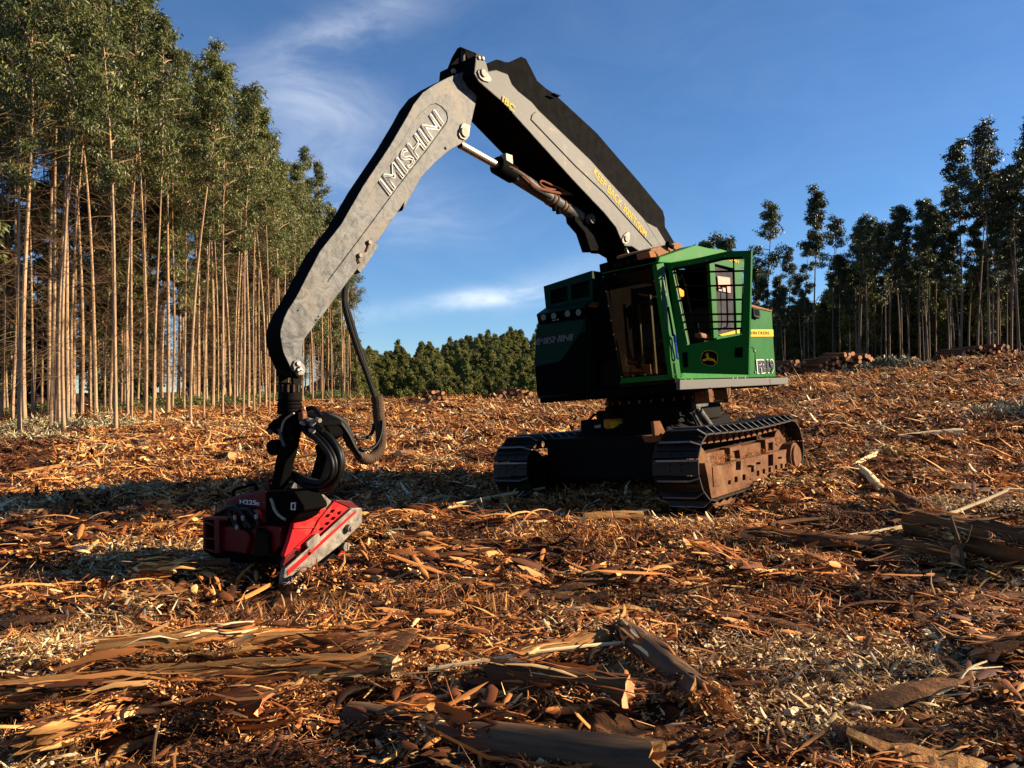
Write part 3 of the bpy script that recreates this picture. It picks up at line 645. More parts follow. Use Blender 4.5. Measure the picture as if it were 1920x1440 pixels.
for x, y in ((175,562),(278,548),(415,525),(525,512)):
    c = hx(990+x/k, 490+y/k); lp = MB().cyl(c-X*.02, c+X*.05, .058, .062, n=18).build('work_lamp', 'black', H_, .004)
    MB().cyl(c+X*.051, c+X*.056, .05, n=18).build('lamp_lens', 'lens', lp)
c = hx(990+280/k, 490+585/k)
for j in range(4): MB().box(tuple(c+V3(.01,-.05+.03*j,-.008)), tuple(c+V3(.016,-.03+.03*j,.008))).build('bolt_plate', 'lgrey', H_)
a, b_, t_ = hx(*crop([(88,838)], 990, 490, k)[0]), hx(*crop([(455,790)], 990, 490, k)[0]), hx(*crop([(115,768)], 990, 490, k)[0])
ex = X*.016; lettering('lettering', 'IMISHINI', a+ex, b_-a, t_-a, (t_-a).dot(Z)*.98, (b_-a).length*1.02, 'dgrey', H_, outline=.012, shear=.28)
P = [hx(*p)-X*.25 for p in crop([(580,560),(650,90),(670,40),(770,10),(830,500),(900,1330),(590,1330)], 990, 490, k)]
MB().prism(P, (-2.4,0,0)).build('centre_housing', 'black', H_, .02)
P = [hx(*p)-X*.2 for p in crop([(650,1000),(870,985),(890,1250),(650,1270)], 990, 490, k)]; MB().prism(P, (-.05,0,0)).build('access_cover', 'black_dusty', H_, .008)

# --- cab
VC = 1.30                                          # cab's open side
FB, FT = U.L(1264, 705, 1, VC), U.L(1236, 488, 1, VC)
fn = ((FT-FB).cross(Y)).normalized()               # the windscreen leans out at the top
def fp(px, py, off=0.0): return U.Lp(px, py, FB, fn) + fn*off*(1 if fn.x > 0 else -1)
fs = 1 if fn.x > 0 else -1; FN = fn*fs
c1 = lambda pts: crop(pts, 1100, 440, 4.8)
outer = [fp(*p) for p in c1([(128,275),(622,205),(795,1300),(300,1338)])]
inner = [fp(*p) for p in c1([(150,380),(603,292),(762,1240),(310,1282)])]
def frame_of(name, outer, inner, depth, m, parent, bevel=.006):
    n = len(outer); d = depth; mb = MB(); vs = outer+inner+[p-d for p in outer]+[p-d for p in inner]; fs_ = []
    for i in range(n):
        j = (i+1) % n
        fs_ += [[i, j, n+j, n+i], [2*n+i, 3*n+i, 3*n+j, 2*n+j], [i, 2*n+i, 2*n+j, j], [n+i, n+j, 3*n+j, 3*n+i]]
    return mb.add(vs, fs_).build(name, m, parent, bevel)
ws = frame_of('windscreen_frame', outer, inner, FN*.07, 'black', H_)
gl = MB().prism([p-FN*.035 for p in inner], -FN*.012).build('windscreen', 'glass', H_)
for px, py in [(152,381),(253,356),(362,331),(470,306),(583,282),(608,418),(628,556),(655,695),(680,832),(705,968),(728,1105),(752,1240),(640,1252),(528,1262),(420,1272),(316,1280),(268,1028),(243,898),(220,772),(197,640),(175,510)]:
    p = fp(*c1([(px, py)])[0], .002); MB().cyl(p, p+FN*.008, .010, n=6).build('frame_bolt', 'silver', H_)
P = [fp(*p, .010) for p in c1([(312,1292),(788,1254),(794,1302),(300,1340)])]; MB().prism(P, -FN*.05).build('sill_panel', 'green', H_, .004)
P = [fp(*p, .02) for p in c1([(118,268),(570,135),(612,180),(628,285),(130,375)])]; MB().prism(P, -FN*.12).build('visor', 'black', H_, .008)
for x, y in ((335,265),(400,245),(470,225),(545,215),(290,275),(200,290)):
    p = fp(*c1([(x, y)])[0], .03); lp = MB().cyl(p, p+FN*.06, .042, n=14).build('roof_lamp', 'black', H_, .003); MB().cyl(p+FN*.061, p+FN*.066, .034, n=14).build('lamp_lens', 'black_dusty', lp)
cabL, cabR = outer[0].y, VC
xb = -.45                                          # cab's back wall
def side(px, py): return U.L(px, py, 1, VC)
c2 = lambda pts: crop(pts, 1220, 440, 4.8)
# front corner pillar
P = [side(*p) for p in c2([(52,265),(118,252),(165,540),(300,1275),(262,1300),(200,1290)])]; MB().prism(P, (0,-.07,0)).build('corner_pillar', 'green', H_, .008)
# sill under the door opening
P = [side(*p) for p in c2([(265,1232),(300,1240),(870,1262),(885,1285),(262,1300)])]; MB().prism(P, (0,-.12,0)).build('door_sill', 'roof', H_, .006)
for x in (310, 370, 740, 778, 850):
    p = side(*c2([(x, 1300-(x-310)*.04)])[0]); MB().cyl(p-V3(0,.02,.0), p-V3(0,.02,.035), .03, n=10).build('rubber_mount', 'pin', H_)
# walls, floor, roof of the cab
zf = FB.z+.02
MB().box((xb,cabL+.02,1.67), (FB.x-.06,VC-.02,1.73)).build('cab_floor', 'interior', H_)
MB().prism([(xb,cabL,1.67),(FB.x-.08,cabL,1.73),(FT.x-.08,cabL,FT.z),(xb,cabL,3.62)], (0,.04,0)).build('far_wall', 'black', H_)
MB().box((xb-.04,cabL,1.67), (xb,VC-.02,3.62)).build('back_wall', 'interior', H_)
rp = [side(*p) for p in c2([(70,250),(82,200),(130,185),(405,92),(530,122),(640,130),(900,215),(880,260),(640,180),(180,255)])]
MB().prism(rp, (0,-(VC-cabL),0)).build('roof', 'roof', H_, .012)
P = [U.L(x, y, 1, VC-.10) for x, y in c2([(0,130),(30,118),(240,68),(300,95),(270,120),(60,200),(20,205)])]; MB().prism(P, (0,-.55,0)).build('roof_plate', 'dustplate', H_, .01)
p = U.L(*c2([(175,105)])[0], 1, VC-.05); MB().cyl(p-V3(.06,0,.0), p+V3(.08,0,.03), .035, n=10).cyl(p-V3(.13,0,.03), p+V3(.0,0,-.01), .012, n=8).build('roof_latch', 'black', H_)
P = [U.L(x, y, 1, VC-.05) for x, y in c2([(-15,150),(25,140),(50,175),(55,200),(0,205)])]; MB().prism(P, (0,-.2,0)).build('roof_tab', 'mud', H_, .008)
# window behind the door: post, green frame, grey pane with a notice
P = [side(*p) for p in c2([(528,225),(575,235),(612,925),(570,935)])]; MB().prism(P, (0,-.06,0)).build('door_post', 'green', H_, .006)
P = [side(*p) for p in c2([(560,225),(790,205),(850,215),(850,300),(730,300),(575,262)])]; MB().prism(P, (0,-.05,0)).build('window_header', 'green', H_, .006)
P = [side(*p) for p in c2([(748,290),(830,300),(812,860),(765,850)])]; MB().prism(P, (0,-.05,0)).build('rear_pillar', 'green', H_, .006)
P = [side(*p)-V3(0,.02,0) for p in c2([(570,280),(752,330),(768,855),(615,900)])]; gp = MB().prism(P, (0,-.012,0)).build('side_window', 'pane', H_)
P = [side(*p)+V3(0,.004,0) for p in c2([(600,372),(712,388),(718,525),(612,505)])]; pn = MB().prism(P, (0,-.006,0)).build('notice', 'paper', gp)
for j, (y0, y1) in enumerate(((405,411),)):
    P = [side(*p)+V3(0,.006,0) for p in c2([(635,y0),(672,y0+4),(672,y1+4),(635,y1)])]; MB().prism(P, (0,-.001,0)).build('print_line', 'dgrey', gp)
P = [side(*p) for p in c2([(615,900),(800,850),(805,888),(760,893),(640,912)])]; MB().prism(P, (0,-.02,0)).build('stripe_panel', 'yellow', H_, .003)
P = [side(*p)-V3(0,.01,0) for p in c2([(600,915),(905,880),(905,1285),(600,1285)])]; MB().prism(P, (0,-.04,0)).build('rear_side_panel', 'green', H_, .006)
a, b_, t_ = [side(*p)+V3(0,.006,0) for p in c2([(685,232),(790,262),(690,202)])]
lettering('model_lettering', '959MH', a, b_-a, t_-a, (t_-a).length, (b_-a).length, 'yellow', H_, shear=.15, bold=.01)
MB().tube(smooth_path([side(*p)+V3(0,.05,0) for p in c2([(600,472),(640,476),(655,500),(663,800),(640,840),(625,845)])], 4), .014, 8).build('grab_handle', 'black', H_, smooth=True)
MB().tube(smooth_path([U.L(x, y, 1, VC-.55) for x, y in c2([(345,980),(240,420),(262,402),(300,412),(415,970)])], 5), .014, 8).build('grab_handle', 'olive', H_, smooth=True)
# inside: seat, console, armrest, levers
sx, sy = .75, .80
MB().prism([(sx-.30,sy-.26,2.02),(sx+.30,sy-.26,2.05),(sx+.32,sy-.26,2.16),(sx-.30,sy-.26,2.14)], (0,.52,0)).build('seat', 'seat', H_, .03)
MB().prism([(sx-.42,sy-.25,2.12),(sx-.26,sy-.25,2.12),(sx-.38,sy-.25,2.85),(sx-.50,sy-.25,2.85)], (0,.50,0)).build('seat_back', 'seat', H_, .04)
MB().box((sx-.28,sy-.2,1.73), (sx+.2,sy+.2,2.02)).build('seat_base', 'black', H_, .02)
for dy in (-.36, .36):
    MB().prism([(sx-.2,sy+dy-.06,2.28),(sx+.30,sy+dy-.06,2.32),(sx+.33,sy+dy-.06,2.40),(sx-.2,sy+dy-.06,2.37)], (0,.12,0)).build('armrest', 'arm', H_, .025)
    MB().cyl((sx+.28,sy+dy,2.40), (sx+.33,sy+dy,2.56), .022, .03, n=10).build('joystick', 'black', H_)
    MB().box((sx-.1,sy+dy-.09,1.73), (sx+.28,sy+dy+.09,2.28)).build('console', 'interior', H_, .02)
for y_, z0, z1, m_ in ((cabL+.30,1.8,3.0,'olive'), (cabL+.10,1.9,2.9,'olive'), (cabL+.62,1.8,2.6,'olive')):
    MB().box((1.55,y_,z0), (1.60,y_+.035,z1)).build('inner_post', m_, H_, .004)
MB().box((1.50,cabL+.05,2.62), (1.54,cabL+.28,2.95)).build('side_panel', 'seat', H_, .01)
MB().box((1.0,cabL+.08,2.25), (1.5,cabL+.12,2.6)).build('side_panel', 'seat', H_, .01)
MB().box((1.75,cabL+.22,1.80), (1.76,cabL+.34,1.98)).build('sticker', 'paper', H_)
MB().box((1.72,cabL+.78,2.30), (1.80,cabL+.92,2.40)).build('display', 'black', H_, .01)
# the open door, swung out square to the cab's side
DU = FB.x+.02
dp = lambda pts, off=0: [U.L(x, y, 0, DU)+X*off for x, y in c2(pts)]
dOut = dp([(150,268),(440,205),(690,148),(905,142),(880,1262),(268,1245)])
dIn = dp([(192,300),(440,258),(650,208),(842,196),(818,900),(335,992)])
door = frame_of('cab_door', dOut, dIn, X*.05, 'green', H_, .004)
MB().prism([p+X*.004 for p in dp([(192,300),(440,258),(650,208),(842,196),(842,214),(650,226),(440,276),(196,318)])], (-.05,0,0)).build('frame_lining', 'black', door)
for (a, b_) in (((205,342),(842,326)), ((225,468),(836,454)), ((250,592),(832,584)), ((275,718),(828,714)), ((288,786),(826,783)), ((300,852),(822,844))):
    A, B = U.L(*c2([a])[0], 0, DU-.025), U.L(*c2([b_])[0], 0, DU-.025); MB().cyl(A, B, .013, n=8).build('guard_bar', 'black', door)
for (a, b_) in (((212,300),(345,985)), ((745,215),(770,895))):
    A, B = U.L(*c2([a])[0], 0, DU-.05), U.L(*c2([b_])[0], 0, DU-.05); MB().cyl(A, B, .010, n=8).build('upright_bar', 'olive' if a[0] < 400 else 'black', door)
dg = dp([(192,300),(650,208),(842,196),(818,900),(335,992)], -.035)
MB().prism(dp([(760,1015),(830,1015),(826,1105),(755,1105)], .012), (-.05,0,0)).build('door_lock', 'black', door, .006)
MB().prism(dp([(285,1060),(330,1055),(335,1190),(300,1195)], .02), (-.06,0,0)).build('hinge', 'black', door, .006)
for px, py in [(196,296),(345,260),(508,232),(672,190),(838,202),(836,344),(828,482),(820,622),(818,762),(810,898),(643,930),(486,962),(326,990),(217,437),(242,578),(272,716),(298,855)]:
    p = U.L(*c2([(px, py)])[0], 0, DU+.003); MB().cyl(p, p+X*.007, .009, n=6).build('door_bolt', 'silver', door)
# emblem: rounded dark shield with a yellow leaping deer
c0 = lambda pts: crop(pts, 960, 420, 3.2724)
em = [(1165,800),(1180,780),(1212,775),(1245,783),(1262,800),(1263,835),(1255,862),(1230,872),(1195,868),(1168,855),(1158,830)]
E_ = [U.L(x, y, 0, DU+.004) for x, y in c0(em)]; ec = sum(E_, Vector())/len(E_)
MB().prism(E_, (.004,0,0)).build('emblem', 'yellow', door)
MB().prism([ec+(p-ec)*.94+X*.005 for p in E_], (.003,0,0)).build('emblem_field', 'black', door)
deer = [(1170,831),(1183,828),(1196,822),(1192,808),(1185,803),(1188,800),(1197,803),(1196,796),(1188,792),(1196,792),(1202,796),(1208,790),(1206,797),(1202,803),(1207,808),(1208,820),(1222,823),(1240,828),(1248,838),(1252,850),(1246,855),(1238,842),(1228,839),(1212,838),(1200,835),(1190,838),(1178,843),(1172,840)]
MB().prism([U.L(x, y, 0, DU+.013) for x, y in c0(deer)], (.002,0,0)).build('emblem_deer', 'yellow', door)
# rear body behind the cab
P = [side(*p) for p in c2([(870,655),(905,645),(955,640),(1092,688),(1100,850),(1128,1282),(870,1290)])]
MB().prism(P, (0,-1.0,0)).build('rear_body', 'green', H_, .015)
P = [U.L(x, y, 1, VC+.02) for x, y in c2([(868,640),(900,625),(1094,680),(1092,692),(900,650)])]; MB().prism(P, (0,-1.0,0)).build('rear_cover', 'dustplate', H_, .006)
P = [side(*p)+V3(0,.012,0) for p in c2([(835,853),(1098,853),(1101,918),(835,920)])]; MB().prism(P, (0,-.011,0)).build('yellow_stripe', 'yellow', H_, .002)
a, b_, t_ = [side(*p)+V3(0,.015,0) for p in c2([(850,908),(1064,908),(850,872)])]
lettering('maker_lettering', 'JOHN DEERE', a, b_-a, t_-a, (t_-a).length, (b_-a).length, 'black', H_, bold=-.005)
a, b_, t_ = [side(*p)+V3(0,.014,0) for p in c2([(955,1258),(1112,1248),(952,1120)])]
lettering('number_lettering', 'FB19', a, b_-a, t_-a, (t_-a).length*.97, (b_-a).length, 'white', H_, bold=.04)
lettering('number_lettering', 'FB19', a+Y*.004+(b_-a)*.035+(t_-a)*.06, b_-a, t_-a, (t_-a).length*.85, (b_-a).length*.94, 'navy', H_, bold=.032)
P = [side(*p)+V3(0,.06,0) for p in c2([(895,665),(950,668),(962,740),(950,762),(900,740)])]; mr_ = MB().prism(P, (0,-.05,0)).build('mirror', 'green_dark', H_, .01)
P = [side(*p)+V3(0,.064,0) for p in c2([(900,675),(942,678),(948,735),(905,728)])]; MB().prism(P, (0,-.003,0)).build('mirror_glass', 'black', mr_)
MB().tube(smooth_path([side(*p)-V3(0,.2,0) for p in c2([(897,640),(900,585),(918,578),(926,590),(926,630)])], 4), .012, 8).build('lifting_loop', 'black', H_, smooth=True)
MB().tube([side(*p)+V3(0,.004,0) for p in c2([(893,1015),(915,1015),(930,1035),(938,1060),(938,1240)])], .006, 6).build('panel_seam', 'green_dark', H_)
for q in ((930,1045),(935,1240)):
    p = side(*c2([q])[0]); MB().cyl(p, p+Y*.02, .018, n=10).build('panel_latch', 'pin', H_)
# steps under the deck
for x0 in (1327, 1362):
    P = [U.L(x, y, 1, 1.36) for x, y in ((x0,724),(x0+8,724),(x0+11,754),(x0+4,754))]; MB().prism(P, (0,-.22,0)).build('step_bracket', 'rust' , H_, .004)
A, B = U.L(1334, 752, 1, 1.3), U.L(1372, 752, 1, 1.3); MB().cyl(A, B, .014, n=8).build('step_rung', 'black', H_)
MB().tube(smooth_path([U.L(x, y, 1, 1.40) for x, y in ((1322,750),(1324,735),(1331,727))], 3), .009, 6).build('step_rail', 'black', H_)
MB().tube(smooth_path([U.L(x, y, 1, 1.40) for x, y in ((1366,748),(1372,740),(1372,724))], 3), .009, 6).build('step_rail', 'black', H_)
# gas strut by the pillar
A, B = U.L(1243, 520, 1, VC+.04), U.L(1262, 630, 1, VC+.04); MB().cyl(A, A.lerp(B, .55), .008, n=8).build('gas_strut_rod', 'chrome', H_); MB().cyl(A.lerp(B, .5), B, .016, n=10).build('gas_strut', 'black', H_)

# --- boom
VB = .30
a4 = lambda pts: crop(pts, 820, 60, 3.273)
a5 = lambda pts: crop(pts, 1080, 300, 7.577)
a8 = lambda pts: crop(pts, 830, 80, 8)
near = a8([(470,460),(480,380),(500,180),(600,200),(655,300),(690,425),(800,402),(980,470),(1040,620),(1130,720),(1340,890),(1440,1010)])+a5([(210,0),(560,390),(960,830),(1210,1222)])+[(1275,520),(1215,540)]+a5([(905,1300),(800,1232),(690,1222),(640,1130),(570,960),(400,750),(0,330)])+a4([(400,430),(255,305)])
P = [U.L(*p, 1, VB) for p in near]
boom = MB().prism(P[:1]+P[1:], (0,-.62,0)).build('boom', ['steel_plain'], H_, .012)
bot = boom.data; bot.materials.append(M['black'])
for pg in bot.polygons:
    if abs(pg.normal.y) < .7: pg.material_index = 1  # underside and edges coloured black, their shade painted in
# second plate set back beyond the groove near the foot
P = [U.L(*p, 1, VB-.03) for p in a5([(960,830),(1010,890),(1150,960),(1290,1190),(1300,1230),(1210,1232)])]; MB().prism(P, (0,-.5,0)).build('foot_plate', 'steel_plain', H_, .006)
# slightly proud long panel with a rounded end
pa = a8([(1330,1150),(1350,1075),(1400,1035),(1470,1050)])+a5([(205,30),(560,418),(900,800),(1185,1190),(1090,1225),(800,905),(420,480),(0,85)])
P = [U.L(*p, 1, VB+.014) for p in pa]; MB().prism(P, (0,-.013,0)).build('boom_panel', 'steel_plain', H_, .004)
# tall far-side guard plate
ga = a8([(520,380),(540,360),(810,250),(870,262),(940,290),(1000,290),(1090,250),(1180,208),(1250,240),(1330,390),(1420,570),(1560,690),(1730,800),(1740,825)])+a4([(980,620),(1100,760),(1240,920),(1385,1098),(1396,1140),(1398,1195),(1460,1300)])+[(1240,470),(1180,400),(1060,270),(960,180),(900,140)]
P = [U.L(*p, 1, VB-.64) for p in ga]; MB().prism(P, (0,-.03,0)).build('hose_guard', 'black', H_, .006)
P = [U.L(*p, 1, VB-.60) for p in a8([(1620,770),(1730,815),(1700,825),(1630,790)])]; MB().prism(P, (0,.06,0)).build('guard_tab', 'black', H_)
# ear brackets at the head of the boom
for q in ([(90,512),(100,400),(180,200),(262,62),(330,78),(290,120),(285,400),(180,440),(175,500)], [(330,100),(480,140),(500,175),(490,400),(410,380),(340,130)]):
    P = [U.L(*p, 1, VB-.32) for p in a8(q)]; MB().prism(P, (0,-.05,0)).build('ear_bracket', 'black', H_, .004)
P = [U.L(*p, 1, VB-.32) for p in a8([(262,58),(320,75),(320,92),(262,76)])]; 
E1 = [U.L(862, 87, 1, VB-.32), U.L(873, 91, 1, VB-.32), U.L(905, 105, 1, VB), U.L(893, 100, 1, VB)]
MB().prism(E1, (0,0,-.02)).build('ear_top', 'wrap', H_, .004)
A, B = U.L(*a8([(305,120)])[0], 1, VB-.30), U.L(*a8([(300,400)])[0], 1, VB-.30); MB().cyl(A, B, .028, n=10).build('ear_strut', 'steel_plain', H_)
for q in ((540,232),(597,240)):
    p = U.L(*a8([q])[0], 1, VB); MB().cyl(p, p+Y*.02, .026, n=6).build('ear_bolt', 'pin', H_, .003)
p = U.L(*a8([(145,440)])[0], 1, VB-.3); MB().cyl(p, p+Y*.04, .032, n=6).build('ear_bolt', 'pin', H_, .003)
def pin_plate(pts, ax, val, cpt, r, cropf, parent):
    P = [U.L(*p, ax, val) for p in cropf(pts)]; o = MB().prism(P, (0,-.02,0)).build('pin_plate', 'pin', parent, .005)
    c = U.L(*cropf([cpt])[0], ax, val); MB().cyl(c-Y*.01, c+Y*.022, r, n=18).build('pin', 'silver', o, .004)
    return o
pin_plate([(530,430),(560,395),(610,400),(660,430),(730,530),(735,570),(700,590),(620,570),(560,520)], 1, VB+.022, (605,460), .05, a8, H_)
pin_plate([(655,1130),(690,1060),(740,1015),(765,1030),(765,1110),(750,1170),(710,1195),(670,1180)], 1, VB+.022, (708,1120), .05, a5, H_)
for (txt, a, b_, t_, cf) in (('IBC', (895,885), (1075,1050), (930,805), a8), ('KEEP BACK 300FT/90M', (243,205), (985,1108), (290,132), a5)):
    a, b_, t_ = [U.L(*p, 1, VB+.018)for p in cf([a, b_, t_])]; lettering('lettering', txt, a, b_-a, t_-a, ((t_-a)-(b_-a).normalized()*(t_-a).dot((b_-a).normalized())).length*1.0, (b_-a).length, 'yellow', H_, bold=.012)
# cylinder with its hoses, hung under the boom
VK = VB-.31
a6 = lambda pts: crop(pts, 860, 260, 6.857)
A, B, C_, D_ = [U.L(*p, 1, VK) for p in a6([(20,75),(500,345),(620,415),(1560,1010)])]
MB().cyl(A, B.lerp(C_, .3), .052, n=18).build('cylinder_rod', 'chrome', H_, smooth=True)
dd = (D_-C_).normalized()
cy = MB().cyl(C_, D_, .095, n=24).build('boom_cylinder', 'steel_plain', H_, .01, smooth=True)
MB().cyl(B-dd*.02, C_+dd*.12, .120, n=24).build('cylinder_gland', 'black', cy, .01)
p = C_+Z*.12; MB().box(tuple(p+V3(-.07,-.05,-.05)), tuple(p+V3(.07,.06,.09))).build('valve_block', 'pin', cy, .008)
for f_ in (.55, .60, .70, .75): q = C_.lerp(D_, f_); MB().cyl(q, q+dd*.035, .105, n=24).build('cylinder_band', 'rust', cy, .004)
for q in ((1280,940),(1230,900),(1440,840)):
    p = U.L(*a6([q])[0], 1, VK+.02); MB().cyl(p-Z*.03, p+Z*.04, .035, n=8).build('band_bolt', 'black', cy, .004)
for pth, r, m_ in (([(640,360),(760,420),(900,540),(1010,630),(1130,670),(1220,690),(1350,705),(1555,710)], .022, 'hosered'), ([(680,400),(800,470),(940,600),(1080,650),(1200,665)], .020, 'hosered'),
                   ([(1240,660),(1120,630),(1045,580),(1070,545),(1180,590),(1300,640),(1400,700)], .016, 'hosered'), ([(680,395),(850,500),(960,630),(1180,760)], .024, 'rubber')):
    MB().tube(smooth_path([U.L(*p, 1, VK+.10) for p in a6(pth)]), r, 8).build('cylinder_hose', m_, H_, smooth=True)
c = U.L(*a6([(1690,1035)])[0], 1, VK+.1); MB().cyl(c-Y*.1, c+Y*.05, .075, n=18).cyl(c+Y*.05, c+Y*.07, .04, n=14).build('foot_pin', 'steel_plain', H_, .006)
P = [U.L(*p, 1, VK+.06) for p in a6([(1480,930),(1600,930),(1760,960),(1900,1150),(1880,1440),(1700,1440),(1620,1200),(1500,1060)])]; MB().prism(P, (0,-.16,0)).build('cylinder_bracket', 'black', H_, .01)
a, b_ = U.L(1172, 463, 1, .2), U.L(1178, 478, 1, .2); MB().cyl(a, b_, .025, n=12).build('foot_rod', 'chrome', H_)

# --- stick
VS, SW = .11, .24
b5 = lambda pts: crop(pts, 480, 380, 3.6)
b3 = lambda pts: crop(pts, 480, 60, 4)
stk = b3([(1570,290),(1440,340),(1340,392),(1250,455),(1180,545),(1130,640),(1000,860),(800,1160),(640,1440)])+b5([(430,330),(270,640),(215,725),(190,780),(168,850),(165,900),(172,950),(185,1010),(240,1130),(265,1165),(320,1160),(335,1120),(318,1060),(313,1000),(317,960),(330,915),(480,720),(720,400),(800,290),(1000,0)])+b3([(1100,1340),(1240,1090),(1340,980),(1450,890),(1550,830),(1590,800),(1615,680),(1660,480),(1580,390)])
P = [U.L(*p, 1, VS) for p in stk]
stick = MB().prism(P, (0,-SW,0)).build('stick', ['steel'], H_, .010)
stick.data.materials.append(M['black'])
for pg in stick.data.polygons:
    if abs(pg.normal.y) < .7: pg.material_index = 1  # faces turned from the sun get their shade as black colour
pan = b3([(1310,545),(1350,535),(1395,560),(1430,600),(1440,640),(1432,675),(1300,860),(1080,1140),(860,1440)])+b5([(500,510),(485,535),(460,528),(445,500),(450,475)])+b3([(720,1440),(1040,920),(1140,740),(1220,625)])
Q = [U.L(*p, 1, VS) for p in pan]
cut(stick, MB().prism([p+Y*.02 for p in Q], (0,-.030,0)))
for pg in stick.data.polygons: pg.material_index = 0 if abs(pg.normal.y) > .7 or pg.area < .02 and (pg.center.y > VS-.012) else 1
a, b_, t_ = [U.L(*p, 1, VS-.008) for p in b3([(1000,1235),(1408,690),(915,1115)])]
# each letter of the plate is its own outline
rr = (b_-a).normalized(); uu = ((t_-a)-rr*(t_-a).dot(rr)); Lh = uu.length
lettering('lettering', 'IMISHINI', a, rr, t_-a, Lh, (b_-a).length, 'white', H_, outline=.020, shear=0.0)
P = [U.L(*p, 1, VS-.01) for p in b5([(705,475),(740,430),(830,290),(800,270),(660,455),(680,445)])]; MB().prism(P, (0,-.14,0)).build('hose_bracket', 'steel', H_, .004)
for pth in ([(760,270),(757,300),(745,330)], [(697,358),(690,385),(700,410)]):
    MB().tube([U.L(*p, 1, VS+.012) for p in b5(pth)], .008, 6).build('hook', 'rust', H_)
    p = U.L(*b5([pth[0]])[0], 1, VS); MB().cyl(p, p+Y*.03, .025, n=10).build('hook_bolt', 'silver', H_, .003)
pin_plate([(1545,690),(1560,680),(1610,700),(1600,780),(1570,810),(1535,795),(1522,765)], 1, VS+.022, (1560,755), .06, b3, H_)
P = [U.L(*p, 1, VS+.02) for p in b5([(250,1095),(262,1065),(285,1055),(310,1075),(335,1115),(335,1140),(320,1163),(290,1165),(262,1140)])]
tp = MB().prism(P, (0,-.02,0)).build('tip_plate', 'silver', H_, .004)
for q, r in (((283,1086),.022), ((295,1122),.014), ((280,1130),.012), ((305,1128),.010)):
    p = U.L(*b5([q])[0], 1, VS+.02); MB().cyl(p, p+Y*.02, r, n=8).build('tip_bolt', 'lgrey', tp, .002)
for q in ((1420,872),): p = U.L(*b3([q])[0], 1, VS+.001); MB().cyl(p, p+Y*.002, .018, n=12).build('bolt_hole', 'black', H_)
for q in ((405,792),(422,768),(283,728)): p = U.L(*b5([q])[0], 1, VS+.001); MB().cyl(p, p+Y*.002, .009, n=8).build('bolt_hole', 'black', H_)
# hoses from the stick down to the wrapped bundle
hb = lambda pts: crop(pts, 480, 680, 5.538)
for i, dv in enumerate((0, .05, -.05, .02, -.03)):
    j = (i-2)*2.2
    MB().tube(smooth_path([U.L(*p, 1, dv) for p in [(652+j*.4,515),(646+j*.6,560),(655+j,600),(672+j*.8,655),(688+j*.6,700),(703+j*.4,745)]], 5), .020, 8).build('arm_hose', 'rubber', H_, smooth=True)
wr = smooth_path([U.L(*p, 1, 0) for p in hb([(1255,360),(1265,450),(1275,560),(1290,660),(1300,760),(1290,870),(1250,950),(1180,1000),(1110,990),(1060,930)])], 7)
MB().tube(wr[:24], .058, 14).build('hose_sleeve', 'wrap', H_, smooth=True)
MB().tube(wr[20:], [.048+.006*(i % 2) for i in range(len(wr)-20)], 14).build('hose_sleeve', 'wrap', H_)
for i in range(0, len(wr), 2): d_ = (wr[min(i+1, len(wr)-1)]-wr[max(i-1, 0)]).normalized(); MB().cyl(wr[i]-d_*.012, wr[i]+d_*.012, .064 if i < 22 else .057, n=14).build('sleeve_wrap', 'wrap', H_)
for pth, r, dv in (([(1090,980),(1020,880),(950,740),(860,620),(740,560),(620,545),(500,548)], .034, .03), ([(1070,960),(980,860),(900,720),(800,640),(680,590),(560,570)], .032, -.03), ([(1060,930),(1010,850),(960,700),(880,590),(760,545),(640,535),(540,540)], .030, .0),
                   ([(1220,640),(1215,700),(1180,760),(1120,785),(1060,790),(1030,770)], .018, -.05), ([(1310,600),(1300,720),(1260,830),(1200,890),(1130,905),(1080,890)], .016, .07)):
    MB().tube(smooth_path([U.L(*p, 1, dv) for p in hb(pth)]), r, 9).build('hose', 'rubber', H_, smooth=True)
# ------------------------------------------------------------------ the harvesting head hanging on the stick, its saw end on the ground
_o = at(540, 1092, 7.0)
HD = Frame(_o, 30, 0, 0)
hd = thing('harvesting_head', 'red and black harvesting head with a silver-edged guard, hanging down onto the debris', 'harvester head', mtx=HD.M)
r6 = lambda pts: crop(pts, 370, 880, 5.818)
r7 = lambda pts: crop(pts, 480, 680, 5.538)
Fp = lambda pts, off=0.0: [HD.L(x, y, 0, off) for x, y in r6(pts)]          # on the front plane
Sp = lambda pts, off=0.0: [HD.L(x, y, 1, off) for x, y in r6(pts)]          # on the sunlit side plane
def px_at(x, y, u): return HD.L(x, y, 0, u)
# body core
MB().prism(Fp([(180,470),(700,560),(950,600),(930,1000),(700,1000),(380,985),(200,960),(60,850)], -.10), (-.55,0,0)).build('body', 'black_dusty', hd, .02)
cov = MB().prism(Fp([(278,470),(282,400),(300,345),(400,290),(620,238),(740,238),(760,300),(770,560),(700,610),(660,470),(640,440)], -.02), (-.42,0,0)).build('cover', 'red_shaded', hd, .025)
a, b_, t_ = [p+X*.008 for p in Fp([(470,378),(652,388),(472,328)], -.02)]
lettering('lettering', 'H225', a, b_-a, t_-a, (t_-a).length, (b_-a).length, 'white', cov, bold=.015)
a, b_, t_ = [p+X*.008 for p in Fp([(655,390),(686,392),(655,358)], -.02)]
lettering('lettering', 'E', a, b_-a, t_-a, (t_-a).length, (b_-a).length, 'white', cov, bold=.01)
MB().tube(smooth_path(Fp([(390,290),(400,235),(440,208),(520,190),(590,165),(632,172),(645,205),(648,240)], -.12), 4), .014, 8).build('carry_handle', 'black', hd, smooth=True)
